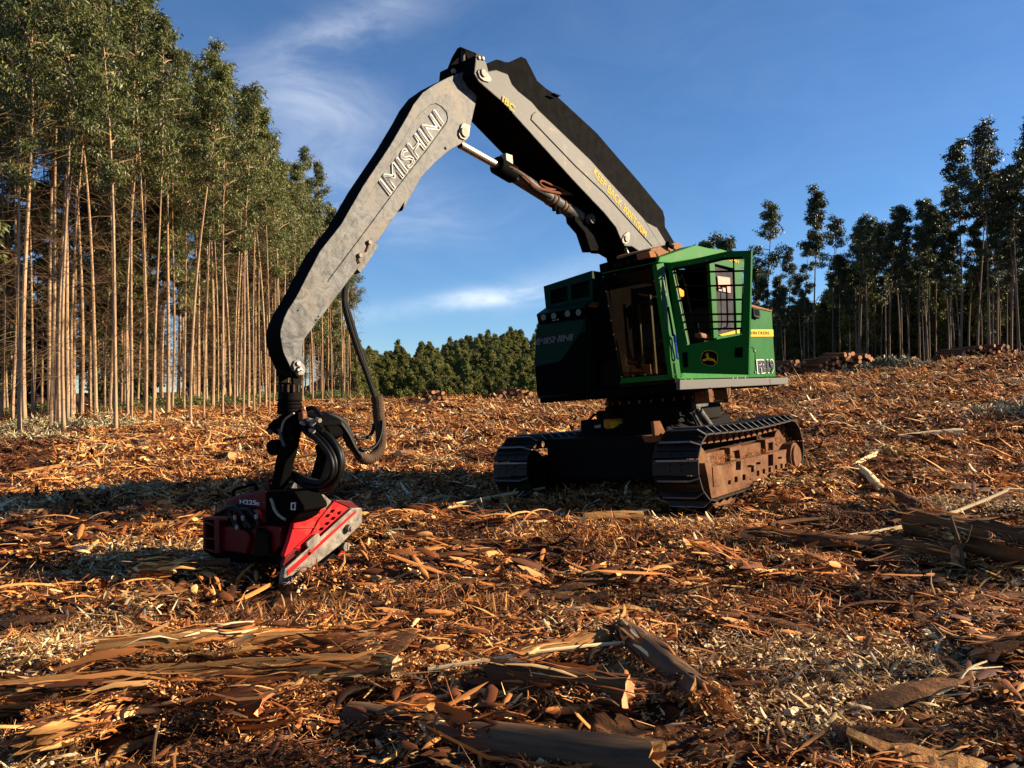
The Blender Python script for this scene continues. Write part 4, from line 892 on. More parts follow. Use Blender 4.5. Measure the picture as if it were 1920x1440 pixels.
# open red guard box on the left
for q in ([(60,525),(330,530),(330,560),(60,555)], [(180,545),(235,545),(240,900),(185,905)], [(60,525),(85,525),(90,860),(60,850)], [(60,850),(190,890),(240,900),(238,925),(180,915),(55,872)], [(85,560),(180,600),(180,625),(85,590)], [(90,740),(180,750),(180,775),(90,765)]):
    MB().prism(Fp(q, .06), (-.10,0,0)).build('guard_bar', 'red_shaded', hd, .006)
MB().prism(Fp([(255,620),(380,625),(540,680),(572,740),(565,800),(520,930),(250,890)], .02), (-.12,0,0)).build('hydraulic_tank', 'red_shaded', hd, .02)
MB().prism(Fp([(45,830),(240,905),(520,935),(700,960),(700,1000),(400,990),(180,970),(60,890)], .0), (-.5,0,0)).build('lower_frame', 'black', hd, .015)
MB().prism(Fp([(560,600),(900,620),(905,830),(800,950),(560,940),(590,760)], -.03), (-.3,0,0)).build('front_plate', 'red_shaded', hd, .012)
MB().prism(Fp([(640,640),(760,700),(780,930),(700,960),(600,940)], .02), (-.2,0,0)).build('arm_plate', 'black_dusty', hd, .01)
for pth, r in (([(250,470),(330,420),(420,400),(470,440),(520,520),(560,590),(600,640)], .030), ([(300,450),(400,430),(480,470),(520,560),(540,640)], .024), ([(480,430),(560,440),(620,500),(660,560),(675,605)], .022), ([(430,440),(420,500),(430,560),(440,620)], .022), ([(350,430),(380,520),(420,620)], .020)):
    MB().tube(smooth_path(Fp(pth, .05), 5), r, 9).build('head_hose', 'rubber', hd, smooth=True)
for q in ((408,505),(495,510),(640,495),(430,610)):
    p = Fp([q], .08)[0]; MB().cyl(p, p+V3(.01,.02,-.035), .018, n=8).build('hose_fitting', 'pin', hd, .003)
MB().tube(smooth_path(Fp([(670,440),(690,470),(700,510),(690,540)], .02), 3), .012, 6).build('red_edge', 'red', hd)
# feed roller with slanting ribs
ra, rb = HD.L(*r6([(545,985)])[0], 0, -.16), HD.L(*r6([(545,1215)])[0], 0, -.16)
rb = V3(ra.x, ra.y, max(rb.z, -.05)); rad = .150
rl = MB().cyl(ra, rb, rad, n=36).build('feed_roller', 'black', hd, smooth=True)
rib = MB()
for j in range(26):
    a0 = j*2*math.pi/26; pts = []
    for s_ in range(6):
        u = s_/5; a1 = a0+u*.9; p = ra.lerp(rb, u); pts.append(p+V3(math.cos(a1), math.sin(a1), 0)*(rad+.006))
    MB().tube(pts, .009, 5).build('roller_rib', 'steel_plain', rl)
# pivot disc and tilt frame
MB().prism(Fp([(740,240),(1060,245),(1090,290),(1160,400),(1165,450),(1100,480),(1060,540),(960,600),(820,600),(740,560)], .02), (-.30,0,0)).build('pivot_housing', 'black', hd, .015)
dcp = smooth_path(Fp([(800,320),(820,360),(840,430),(880,490),(930,530),(960,545)], .04), 5); MB().tube(dcp, .014, 8).build('pivot_rim', 'pin', hd, smooth=True)
MB().prism(Fp([(1020,365),(1070,360),(1068,445),(1018,442)], .030), (-.008,0,0)).build('serial_plate', 'lgrey', hd)
MB().prism(Fp([(1032,378),(1058,375),(1057,432),(1031,430)], .033), (-.002,0,0)).build('serial_print', 'navy', hd)
# silver hood and red side plate
MB().loft(Sp([(1055,242),(1380,272),(1470,350),(1400,432),(1180,440),(1100,310)], -.05), [p+V3(-.02,-.10,-.03) for p in Sp([(1055,242),(1380,272),(1470,350),(1400,432),(1180,440),(1100,310)], -.05)]).build('hood', 'silver', hd, .01)
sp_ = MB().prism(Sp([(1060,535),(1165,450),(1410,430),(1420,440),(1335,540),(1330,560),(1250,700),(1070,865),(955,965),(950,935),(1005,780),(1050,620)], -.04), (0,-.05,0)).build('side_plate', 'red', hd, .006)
MB().tube(Sp([(1050,640),(1330,630)], -.035), .006, 6).build('weld_seam', 'red', hd)
MB().tube(Sp([(1100,530),(1330,520)], -.035), .006, 6).build('weld_seam', 'red', hd)
for q, w_ in (((1270,655),22), ((1217,485),9), ((1335,475),8)):
    p = Sp([q], -.038)[0]; MB().cyl(p, p+Y*.004, w_/5.8*.0045, n=12).build('bolt_hole', 'black', hd)
slope = Sp([(1500,345),(1670,425),(1720,440),(1360,720),(1240,870),(1070,862),(1250,700),(1335,545)], -.02)
sl = MB().prism(slope, (0,-.04,0)).build('sloping_guard', 'red', hd, .005)
cq = MB()
for (cx, cy_) in ((1472,460),(1545,480),(1420,510),(1480,538),(1415,595),(1352,655)):
    cq.prism([p+Y*.03 for p in Sp([(cx-34,cy_+12),(cx-8,cy_-22),(cx+34,cy_-22),(cx+8,cy_+16)], -.02)], (0,-.12,0))
cut(sl, cq)
MB().prism(Sp([(1500,345),(1540,335),(1680,345),(1765,415),(1675,425)], -.01), (0,-.12,0)).build('top_lip', 'red_shaded', hd, .006)
MB().prism(Sp([(1070,860),(1230,865),(1240,880),(960,1075),(930,1055),(960,975)], -.03), (0,-.04,0)).build('lower_lip', 'red_shaded', hd, .006)
p = Sp([(1058,925),(1085,885),(1115,888),(1090,925)], -.026); MB().prism(p, (0,.004,0)).build('lip_hole', 'black', hd)
# the long silver-edged bar running down to the ground
MB().prism(Sp([(955,1090),(1240,870),(1680,425),(1790,418),(1803,440),(1800,590),(1560,830),(1040,1240),(985,1290),(930,1262),(945,1150)], .02), (0,-.06,0)).build('guard_rail', 'silver', hd, .014)
MB().prism(Sp([(980,1100),(1330,800),(1720,455),(1745,462),(1360,820),(985,1165)], .026), (0,-.005,0)).build('rail_groove', 'red', hd, .002)
MB().prism(Sp([(955,1090),(960,1110),(1700,450),(1690,425)], .034), (0,-.012,0)).build('rail_edge', 'silver', hd, .004)
MB().prism(Sp([(1195,800),(1300,705),(1325,697),(1350,745),(1340,800),(1260,870),(1230,885),(1195,830)], .030), (0,-.03,0)).build('rail_bracket', 'silver', hd, .006)
for q in ((1635,640),):
    p = Sp([q], .02)[0]; MB().cyl(p, p+Y*.05, .038, n=16).cyl(p+Y*.05, p+Y*.065, .022, n=12).build('rail_bolt', 'silver', hd, .003)
p = Sp([(1225,915)], .03)[0]; MB().cyl(p, p+Y*.003, .016, n=10).build('rail_hole', 'black', hd)
MB().prism(Sp([(1500,900),(1540,880),(1630,800),(1632,870),(1560,995),(1510,990)], -.10), (0,-.06,0)).build('saw_bracket', 'red', hd, .008)
p = Sp([(1580,840)], -.06)[0]; MB().cyl(p-Y*.02, p+Y*.06, .045, n=16).build('saw_pin', 'silver', hd, .004)
MB().prism(Sp([(1000,1240),(1300,1080),(1560,850),(1580,900),(1340,1110),(1080,1250)], -.08), (0,-.22,0)).build('saw_box', 'black_dusty', hd, .01)
MB().prism(Sp([(1180,440),(1400,432),(1330,560),(1240,880),(960,1060),(950,960),(1060,540)], -.12), (0,-.45,0)).build('inner_body', 'black_dusty', hd, .01)
# tilt frame: two arms rising to the turntable
ga_ = lambda pts, u: [HD.L(x, y, 0, u-.17) for x, y in r7(pts)]
MB().prism(ga_([(230,600),(390,635),(372,760),(330,960),(300,1050),(232,1330),(200,1440),(140,1440),(135,1330),(180,1130),(200,1000),(240,850),(225,700)], .06), (-.12,0,0)).build('tilt_arm', 'black', hd, .015)
MB().tube(smooth_path(ga_([(395,525),(340,560),(290,610),(268,680),(262,720)], .075), 4), .010, 6).build('arm_edge', 'pin', hd)
MB().tube(ga_([(240,690),(265,790),(298,870)], .08), .016, 6).build('arm_edge', 'steel_plain', hd)
MB().prism(ga_([(600,870),(650,830),(720,860),(745,960),(660,1220),(560,1190),(625,960)], -.42), (-.12,0,0)).build('tilt_arm', 'black', hd, .015)
MB().prism(ga_([(100,720),(120,640),(170,590),(240,565),(300,600),(290,720),(250,770),(180,740),(140,700)], .02), (-.25,0,0)).build('horn_guard', 'black', hd, .02)
MB().prism(ga_([(640,640),(720,650),(765,720),(760,780),(640,830),(600,760)], -.35), (-.2,0,0)).build('horn_guard', 'black', hd, .02)
MB().prism(ga_([(215,560),(330,500),(470,520),(640,600),(660,660),(520,660),(380,640),(230,620)], -.05), (-.32,0,0)).build('cross_beam', 'black', hd, .02)
c = ga_([(195,880)], .03)[0]; MB().cyl(c-X*.05, c+X*.04, .075, n=16).build('arm_pin', 'black', hd, .008)
p = ga_([(155,720)], .05)[0]; MB().cyl(p, p+X*.02, .028, n=10).build('arm_bolt', 'hosered', hd, .003)
MB().prism(ga_([(268,1250),(345,1245),(345,1330),(268,1330)], -.08), (-.1,0,0)).build('hinge_block', 'steel_plain', hd, .006)
MB().prism(ga_([(90,1215),(135,1210),(140,1330),(90,1330)], .02), (-.1,0,0)).build('hinge_block', 'red_shaded', hd, .006)
# rotator and its link
rc = HD.I @ (U.M @ U.L(543, 757, 1, -.02))
r_ = .105
rt = MB().cyl(rc+Z*.02, rc+Z*.20, r_, n=28).cyl(rc-Z*.10, rc+Z*.02, r_*1.06, n=28).build('rotator', 'black_dusty', hd, .01)
for j in range(4): MB().cyl(rc+Z*(-.08+.035*j), rc+Z*(-.065+.035*j), r_*1.10, n=28).build('rotator_ring', 'black', rt)
for j in range(9):
    a = math.radians(-130+28*j); p = rc+Z*.14+V3(math.cos(a), math.sin(a), 0)*r_; MB().cyl(p-Z*.03, p+Z*.04, .012, n=6).build('rotator_bolt', 'wrap', rt)
t0 = rc+Z*.20
MB().cyl(t0+V3(0,-.13,.10), t0+V3(0,.13,.10), .055, n=18).build('link_pin', 'black_dusty', hd, .008)
for s_ in (-1, 1): MB().prism([t0+V3(-.05,s_*.10,-.02),t0+V3(.05,s_*.10,-.02),t0+V3(.06,s_*.10,.14),t0+V3(.0,s_*.10,.19),t0+V3(-.06,s_*.10,.14)], (0,-.035*s_,0)).build('link_plate', 'black_dusty', hd, .008)
MB().prism([t0+V3(.03,-.05,.06),t0+V3(.03,.05,.06),t0+V3(.03,.055,.36),t0+V3(.03,-.02,.36)], (-.07,0,0)).build('link_stem', 'black', hd, .01)
tip = HD.I @ (U.M @ U.L(545, 690, 1, -.02)); MB().tube([t0+Z*.12, tip-Z*.02, tip+Z*.06], [.06,.055,.05], 10).build('link_neck', 'black', hd, smooth=True)
# hoses looping from the rotator down into the head
for pth, r, u in (([(490,600),(540,680),(620,740),(720,830),(790,940),(820,1050),(805,1150),(740,1225),(640,1250),(540,1230),(430,1170),(330,1135),(290,1150)], .030, -.10), ([(500,560),(600,660),(720,740),(810,840),(865,960),(870,1080),(840,1180),(760,1270),(640,1300),(500,1270),(380,1190),(300,1165)], .030, -.14),
                  ([(560,600),(680,700),(790,800),(870,900),(895,1020),(885,1130),(830,1230),(740,1310),(620,1330),(520,1310)], .028, -.18), ([(480,640),(520,720),(620,790),(720,900),(775,1000),(790,1100),(760,1190),(690,1235)], .026, -.06),
                  ([(520,590),(560,640),(640,660),(700,700)], .024, .0), ([(530,480),(590,470),(640,510),(680,560)], .022, -.1)):
    MB().tube(smooth_path(ga_(pth, u), 6), r, 10).build('loop_hose', 'rubber', hd, smooth=True)
for q in ((490,545),(560,590),(600,600),(655,590),(495,620),(600,640),(590,700)):
    p = ga_([q], .0)[0]; MB().cyl(p-V3(0,.03,0), p+V3(.02,.03,-.01), .022, n=8).build('hose_fitting', 'pin', hd, .003)
MB().prism(ga_([(430,520),(480,500),(490,600),(440,600)], .04), (-.06,0,0)).build('hose_clamp', 'hosered', hd, .008)
# loose things on the cab
def small(name, label, cat, mb_, mats, frame=U, bevel=.004):
    t = mb_.mesh(name, mats); o = place(name, t, None, bevel); o.matrix_world = frame.M; return tag(o, label, cat)
P = [U.L(x, y, 1, VC-.28) for x, y in c2([(245,490),(270,482),(302,505),(303,555),(285,562),(250,545)])]
small('cloth', 'crumpled bright orange cloth hanging inside the cab behind the bars', 'cloth', MB().prism(P, (.03,-.05,0)), 'orange', bevel=.012)
small('strap', 'blue strap knotted on the cab pillar beside the open door', 'strap', MB().tube(smooth_path([U.L(x, y, 1, VC+.05) for x, y in c2([(212,905),(235,930),(240,1000),(262,1100),(240,1108),(228,1010),(213,930),(216,905)])], 4), .016, 6), 'blue', bevel=0)
# ------------------------------------------------------------------ debris that nobody could count
M['bits'] = ramp_mat('bark_and_wood_bits', [(0, (.007,.0028,.0012)), (.27, (.055,.015,.005)), (.48, (.27,.084,.020)), (.68, (.52,.20,.050)), (.86, (.72,.42,.15)), (1, (.84,.68,.40))], rough=.75, spec=.2, inst=.22, translucent=.06)
M['chips'] = ramp_mat('pale_chips_and_leaves', [(0, (.025,.010,.004)), (.25, (.14,.055,.018)), (.5, (.36,.18,.06)), (.75, (.60,.42,.18)), (1, (.76,.65,.43))], rough=.65, spec=.25, inst=.2, translucent=.08)
M['slash'] = ramp_mat('dull_brown_slash', [(0, (.009,.004,.002)), (.4, (.060,.020,.009)), (.75, (.19,.070,.024)), (1, (.46,.27,.11))], rough=.85, spec=.15, inst=.25)
M['greyleaf'] = ramp_mat('dried_grey_leaf', [(0, (.05,.05,.035)), (.5, (.16,.16,.10)), (1, (.42,.40,.28))], rough=.6, spec=.25, inst=.2, translucent=.08)
def strips(p, yaw, pit, ln, wd, bend, rnd, g, curl=.35, ns=4):
    """curled ribbons: three verts across, ns stations along"""
    n = len(ln); u = np.linspace(-.5, .5, ns)[None, :]; tp = np.where(np.abs(u) > .49, g.uniform(.03, .6, (n, 1)), 1.0)
    d = np.stack([np.cos(yaw)*np.cos(pit), np.sin(yaw)*np.cos(pit), np.sin(pit)], 1); s = np.stack([-np.sin(yaw), np.cos(yaw), np.zeros(n)], 1)
    roll = g.normal(0, .6, n); up = np.cross(d, s); s2 = s*np.cos(roll)[:, None]+up*np.sin(roll)[:, None]; up2 = np.cross(d, s2)
    side = g.normal(0, .10, (n, 1))*u**2*4
    c = p[:, None, :]+d[:, None, :]*(u*ln[:, None])[..., None]+up2[:, None, :]*((bend[:, None]*(.25-u**2)*4)*ln[:, None])[..., None]+s2[:, None, :]*(side*ln[:, None])[..., None]
    w = (wd[:, None]*tp*.5)[..., None]; cu = (wd[:, None]*tp*curl*.5)[..., None]
    V = np.stack([c+s2[:, None, :]*w, c+up2[:, None, :]*cu, c-s2[:, None, :]*w], 2)
    b = (np.arange(n)*ns*3)[:, None, None, None]; i = np.arange(ns-1)[None, :, None, None]; j = np.arange(2)[None, None, :, None]
    q = np.concatenate([b+i*3+j, b+i*3+j+1, b+(i+1)*3+j+1, b+(i+1)*3+j], -1).reshape(-1, 4)
    return V.reshape(-1, 3), q, np.repeat(rnd, ns*3)
def clump(seed, R, nb, nl, nc, nt, material, along=None, hump=.05):
    g = np.random.default_rng(seed); out = []
    def spot(n, lift):
        r = R*np.sqrt(g.random(n)); a = g.uniform(0, 6.283, n)
        return np.stack([r*np.cos(a), r*np.sin(a), lift*g.random(n)**1.4*(1.1-r/R)+hump*(1-(r/R)**2)], 1)
    def yw(n): return g.uniform(0, 6.283, n) if along is None else g.normal(0, along, n)
    out.append(strips(spot(nb, .09), yw(nb), g.normal(0, .30, nb), g.lognormal(-1.95, .5, nb), g.lognormal(-3.45, .45, nb), g.normal(.0, .10, nb), g.beta(2.0, 2.2, nb), g))
    out.append(strips(spot(nl, .10), yw(nl), g.normal(.05, .42, nl), g.lognormal(-2.65, .5, nl), g.lognormal(-4.35, .5, nl), g.normal(0, .12, nl), g.beta(2.2, 1.7, nl), g, ns=3))
    if nc: out.append(strips(spot(nc, .08), g.uniform(0, 6.283, nc), g.normal(0, .35, nc), g.lognormal(-2.9, .35, nc), g.lognormal(-3.75, .35, nc), g.normal(0, .2, nc), g.beta(2.6, 1.5, nc), g, curl=.2, ns=3))
    if nt: out.append(strips(spot(nt, .12), yw(nt), g.normal(.12, .35, nt), g.lognormal(-1.2, .4, nt), g.lognormal(-4.9, .3, nt), g.normal(0, .06, nt), g.beta(1.6, 2.0, nt), g, curl=1.2, ns=4))
    off = 0; Vs, Fs, Rs = [], [], []
    for V, q, r in out: Vs.append(V); Fs.append(q+off); Rs.append(r); off += len(V)
    return np_mesh('debris_clump', np.concatenate(Vs), np.concatenate(Fs), material, np.concatenate(Rs))
def scatter(name, protos, P, rot, scl, idx, label=None):
    """one countless mass: copies of a few tangled handfuls spread over the ground"""
    c = bpy.data.collections.new(name+'_handfuls')
    for i, me in enumerate(protos): c.objects.link(bpy.data.objects.new('handful', me))
    me = bpy.data.meshes.new(name); me.vertices.add(len(P)); me.vertices.foreach_set('co', np.asarray(P, np.float32).ravel())
    for nm, ty, v, key in (('turn', 'FLOAT_VECTOR', rot, 'vector'), ('size', 'FLOAT', scl, 'value'), ('pick', 'INT', idx, 'value')):
        a = me.attributes.new(nm, ty, 'POINT'); a.data.foreach_set(key, np.ascontiguousarray(v, np.int32 if ty == 'INT' else np.float32).ravel())
    o = place(name, me); tag(o, kind='stuff')
    ng = bpy.data.node_groups.new(name, 'GeometryNodeTree')
    ng.interface.new_socket('Geometry', in_out='INPUT', socket_type='NodeSocketGeometry'); ng.interface.new_socket('Geometry', in_out='OUTPUT', socket_type='NodeSocketGeometry')
    gi, go = ng.nodes.new('NodeGroupInput'), ng.nodes.new('NodeGroupOutput'); ip = ng.nodes.new('GeometryNodeInstanceOnPoints'); ci = ng.nodes.new('GeometryNodeCollectionInfo')
    ci.inputs[0].default_value = c; ci.inputs[1].default_value = True; ci.inputs[2].default_value = True; ip.inputs['Pick Instance'].default_value = True
    L_ = ng.links.new; L_(gi.outputs[0], ip.inputs['Points']); L_(ci.outputs[0], ip.inputs['Instance']); L_(ip.outputs[0], go.inputs[0])
    for nm, ty, sock in (('turn', 'FLOAT_VECTOR', 'Rotation'), ('size', 'FLOAT', 'Scale'), ('pick', 'INT', 'Instance Index')):
        na = ng.nodes.new('GeometryNodeInputNamedAttribute'); na.data_type = ty; na.inputs[0].default_value = nm; L_(na.outputs[0], ip.inputs[sock])
    md = o.modifiers.new('scatter', 'NODES'); md.node_group = ng; return o
def pnoise(x, y, f, s):
    g = np.random.default_rng(s); v = 0
    for k in range(5):
        a, b_, p = g.normal(0, f, 3) if False else (g.normal(0, f), g.normal(0, f), g.uniform(0, 6.3)); v = v+np.sin(a*x+b_*y+p+1.3*np.sin(.6*(b_*x-a*y)+p*3))
    return v/2.2
def tilt_of(x, y):
    e = .15; return np.arctan2(gz(x, y+e)-gz(x, y-e), 2*e), -np.arctan2(gz(x+e, y)-gz(x-e, y), 2*e)
fp_ = np.array(FOREST); nF = len(fp_); xF, yF = fp_[:, 0]*fp_[:, 1], fp_[:, 1]
scatter('hillside_forest', [h[1] for h in HILL], np.stack([xF, yF, gz(xF, yF)], 1), np.stack([0*xF, 0*xF, rng.uniform(0, 6.28, nF)], 1), rng.uniform(.52, .9, nF), rng.integers(0, 4, nF))
BANDS = [(2.2, 6.5, 30, .50), (6.5, 11, 14, .75), (11, 20, 5.0, 1.25), (20, 36, 2.1, 1.9), (36, 64, .95, 2.6)]
pts = []
for d0, d1, dens, s in BANDS:
    A = .5*(d1*d1-d0*d0)*1.50; n = int(A*dens*1.15); d = np.sqrt(rng.uniform(d0*d0, d1*d1, n)); a = rng.uniform(-.86, .86, n)
    pts.append(np.stack([np.sin(a)*d, np.cos(a)*d, np.full(n, s)], 1))
pts = np.concatenate(pts); x, y, s = pts.T; z = gz(x, y)
# nothing under the middle of the machine's feet, nor through the plantation floor
fx, fy = U.B[0].x, U.B[0].y; du, dv = (x-U.O.x)*fx+(y-U.O.y)*fy, (x-U.O.x)*U.B[1].x+(y-U.O.y)*U.B[1].y
under = (du > -1.7) & (du < 2.75) & (np.abs(np.abs(dv+.13)-1.43) < .45)
wood_floor = (x < -.53*y-.5) & (x < -9)
bare = pnoise(x, y, 1.7, 21)
by_head = (((x+2.15)/1.15)**2+((y-6.75)/.75)**2 < 1) & (rng.random(len(x)) < .8)
keep = (~under) & (~by_head) & ((bare < .75) | (rng.random(len(x)) < .25) | (np.hypot(x, y) > 26)) & ~((wood_floor) & (rng.random(len(x)) < .75)); x, y, s, z, wf = x[keep], y[keep], s[keep], z[keep], wood_floor[keep]
n1, n2 = pnoise(x, y, 1.1, 5), pnoise(x, y, .9, 8); ang = pnoise(x, y, .25, 9)*.5
tx, ty = tilt_of(x, y)
sl = s*rng.uniform(.75, 1.3, len(x)); kind = np.where(n2 > .62, 1, np.where(n1 < -.95, 2, 0)); kind[wf] = 2
kind = np.where(rng.random(len(x)) < .12, rng.integers(0, 3, len(x)), kind)
def coarse(seed):
    g = np.random.default_rng(seed); n = 26; R = .5; r = R*np.sqrt(g.random(n)); a = g.uniform(0, 6.283, n)
    V, q, rn = strips(np.stack([r*np.cos(a), r*np.sin(a), .03+.09*g.random(n)], 1), g.normal(0, .5, n), g.normal(0, .14, n), g.lognormal(-.95, .4, n), g.lognormal(-3.0, .4, n), g.normal(.02, .05, n), g.beta(1.6, 2.2, n), g, curl=.5, ns=6)
    m2 = clump(seed+50, R, 30, 120, 16, 14, 'bits', along=.6); k = len(m2.vertices); co = np.empty(k*3, np.float32); m2.vertices.foreach_get('co', co); rr_ = np.empty(k, np.float32); m2.attributes['rnd'].data.foreach_get('value', rr_)
    fq = np.array([p.vertices[:] for p in m2.polygons])
    return np_mesh('debris_clump', np.concatenate([V, co.reshape(-1, 3)]), np.concatenate([q, fq+len(V)]), 'bits', np.concatenate([rn, rr_]))
ORA = [coarse(600+i) for i in range(3)]+[clump(100+i, .50, 70, 240, 80, 14, 'bits', along=None if i % 2 else .55) for i in range(6)]
CHI = [clump(200+i, .50, 25, 90, 120, 16, 'chips') for i in range(4)]
SLA = [clump(300+i, .50, 40, 90, 40, 40, 'slash', along=.8) for i in range(4)]
for k, (nm, pr) in enumerate((('bark_debris', ORA), ('chip_litter', CHI), ('brown_slash', SLA))):
    m = kind == k; nn = int(m.sum()); dirs = (rng.random(nn) < .5)
    al = pr is not CHI; idx = rng.integers(0, len(pr), nn); idx = np.where((s[m] > 1.1) & (idx < 3) & al, idx+3, idx) if pr is ORA else idx
    yaw = np.where(idx % 2 == 0, ang[m]+rng.normal(0, .35, nn)+np.pi*rng.integers(0, 2, nn), rng.uniform(0, 6.28, nn))
    scatter(nm, pr, np.stack([x[m], y[m], z[m]-.015], 1), np.stack([tx[m], ty[m], yaw], 1), sl[m], idx)
    print(nm, nn)
# upright tufts of torn bark along the little ridges
g = np.random.default_rng(77); TU = []
def tuft(seed):
    g = np.random.default_rng(seed); n = 60; p = np.stack([g.normal(0, .10, n), g.normal(0, .10, n), g.uniform(.02, .10, n)], 1)
    return np_mesh('tuft', *(lambda a: (a[0], a[1], 'bits', a[2]))(strips(p, g.uniform(0, 6.28, n), g.normal(.7, .35, n), g.lognormal(-1.9, .35, n), g.lognormal(-4.75, .4, n), g.normal(.05, .12, n), g.beta(2.4, 1.6, n), g)))
TU = [tuft(i) for i in range(5)]
n = 170; d = np.sqrt(g.uniform(9, 260, n)); a = g.uniform(-.7, .7, n); px_, py_ = np.sin(a)*d, np.cos(a)*d
for (cx, cy_, rx, ry, k) in ((.9,8.25,1.7,.4,60), (-.6,5.6,1.2,.4,16), (-1.5,5.6,.9,.25,30), (.6,10.0,2.2,.5,30)):
    px_ = np.concatenate([px_, cx+g.normal(0, rx*.6, k)]); py_ = np.concatenate([py_, cy_+g.normal(0, ry*.7, k)])
m = (((px_+2.15)/1.2)**2+((py_-6.7)/.9)**2 > 1) & ~((np.abs((px_-U.O.x)*fx+(py_-U.O.y)*fy-.6) < 2.7) & (np.abs((px_-U.O.x)*U.B[1].x+(py_-U.O.y)*U.B[1].y) < 2.1)); px_, py_ = px_[m], py_[m]; n = len(px_)
scatter('torn_bark_tufts', TU, np.stack([px_, py_, gz(px_, py_)], 1), np.stack([g.normal(0, .2, n), g.normal(0, .2, n), g.uniform(0, 6.28, n)], 1), g.uniform(.5, 1.1, n), g.integers(0, 5, n))
# low green growth and leaf litter under the plantation
GR = []
for i in range(3):
    g2 = np.random.default_rng(400+i); C = np.stack([g2.normal(0, .45, 14), g2.normal(0, .45, 14), g2.uniform(.05, .55, 14)], 1)
    Vl, Fl, rn = leaves(C, np.full(14, .28), 26, .20, .05, g2, droop=-.1); GR.append(np_mesh('undergrowth', Vl, Fl, 'leaf', rn))
n = 260; yy = rng.uniform(44, 100, n); xx = np.where(yy < 50, rng.uniform(-34, -20, n), -19.0+rng.uniform(-7, 1.5, n))
scatter('undergrowth', GR, np.stack([xx, yy, gz(xx, yy)], 1), np.stack([0*xx, 0*xx, rng.uniform(0, 6.28, n)], 1), rng.uniform(.5, 1.5, n), rng.integers(0, 3, n))

# ------------------------------------------------------------------ heaps of cut leafy branches
def brush(label, px, py, w, dep, h, n, seed, leaf='brush'):
    g = np.random.default_rng(seed); p = ground_hit(px, py); C = np.stack([g.uniform(-1, 1, n)*w, g.uniform(-1, 1, n)*dep, np.zeros(n)], 1)
    r2 = (C[:, 0]/w)**2+(C[:, 1]/dep)**2; C = C[r2 < 1]; r2 = r2[r2 < 1]; n = len(C)
    C[:, 2] = (gz(C[:, 0]+p.x, C[:, 1]+p.y)-p.z)+h*(1-r2)*g.uniform(.1, 1, n)+.05
    o = thing('brush_heap', label, 'brush heap', loc=p); Vl, Fl, rn = leaves(C, np.full(n, .22), 55, .20 if p.y < 40 else .3, .045 if p.y < 40 else .09, g, droop=.1)
    place('leaf_mass', np_mesh('leaf_mass', Vl, Fl, leaf, rn), o)
    mb = MB()
    for k in range(int(n*.5)):
        q = Vector(C[g.integers(0, n)]); d_ = Vector((g.normal(), g.normal(), g.normal()*.3)).normalized()*g.uniform(.3, .9); mb.tube([q-d_, q+V3(0,0,.08), q+d_], [.012,.010,.005], 4, cap=False)
    mb.build('branches', 'twig', o); return o
brush('wide heap of pale wilted leaves at the foot of the left trunks', 90, 812, 3.6, 1.5, .55, 110, 1)
brush('pale leafy heap between the trunks near the plantation corner', 190, 812, 1.7, 1.2, .75, 70, 2)
brush('low strip of pale leaves at the far left edge', 20, 832, 2.4, 1.0, .30, 50, 3)
brush('grey green leafy heap beside the large log pile on the rise', 1668, 700, 3.3, 1.8, 1.0, 80, 4, 'greyleaf')
brush('dark grey leafy heap at the right edge of the clearing', 1912, 792, 1.3, 1.3, .5, 80, 5, 'greyleaf')
brush('small leafy heap on the skyline among the right log piles', 1765, 676, 3.0, 1.5, .8, 50, 6, 'greyleaf')
brush('flat bed of grey leaves behind the cab', 975, 742, 3.0, 1.2, .4, 40, 7)

# ------------------------------------------------------------------ logs, slabs, sticks
def log_mesh(name, L, r0, r1, mats, seed, n=14, k=9, rough=.10, bend=.02, jag=0.0):
    g = np.random.default_rng(seed); V = []; ph = g.uniform(0, 6.3, 4)
    for i in range(k+1):
        u = i/k; r = r0+(r1-r0)*u; cx, cy_ = bend*L*math.sin(u*3.1+ph[0]), bend*L*math.sin(u*2.3+ph[1])
        for j in range(n):
            a = 2*math.pi*j/n; rr_ = r*(1+rough*math.sin(2*a+ph[2]+u*2)+rough*g.normal()*.6); zz = u*L+((g.normal()*jag) if i in (0, k) else 0)
            V.append((cx+math.cos(a)*rr_, cy_+math.sin(a)*rr_, zz))
    mb = MB(); mb.add(V, [[i*n+j, i*n+(j+1) % n, (i+1)*n+(j+1) % n, (i+1)*n+j] for i in range(k) for j in range(n)])
    if jag == 0:
        mb.f += [list(range(n))[::-1], list(range(k*n, k*n+n))]; mb.m += [1, 1]
    else:
        for b0, e in ((0, 0), (k*n, k)):
            cidx = len(mb.v); c = np.mean(V[b0:b0+n], 0); c[2] += (.6 if e == 0 else -.6)*jag; mb.v.append(tuple(c))
            mb.f += [[b0+j, b0+(j+1) % n, cidx] for j in range(n)]; mb.m += [1]*n
    return mb.mesh(name, mats, smooth=True)
def align(p0, p1):
    z_ = (p1-p0).normalized(); x_ = z_.orthogonal().normalized(); y_ = z_.cross(x_)
    return Matrix(((x_.x, y_.x, z_.x, p0.x), (x_.y, y_.y, z_.y, p0.y), (x_.z, y_.z, z_.z, p0.z), (0, 0, 0, 1)))
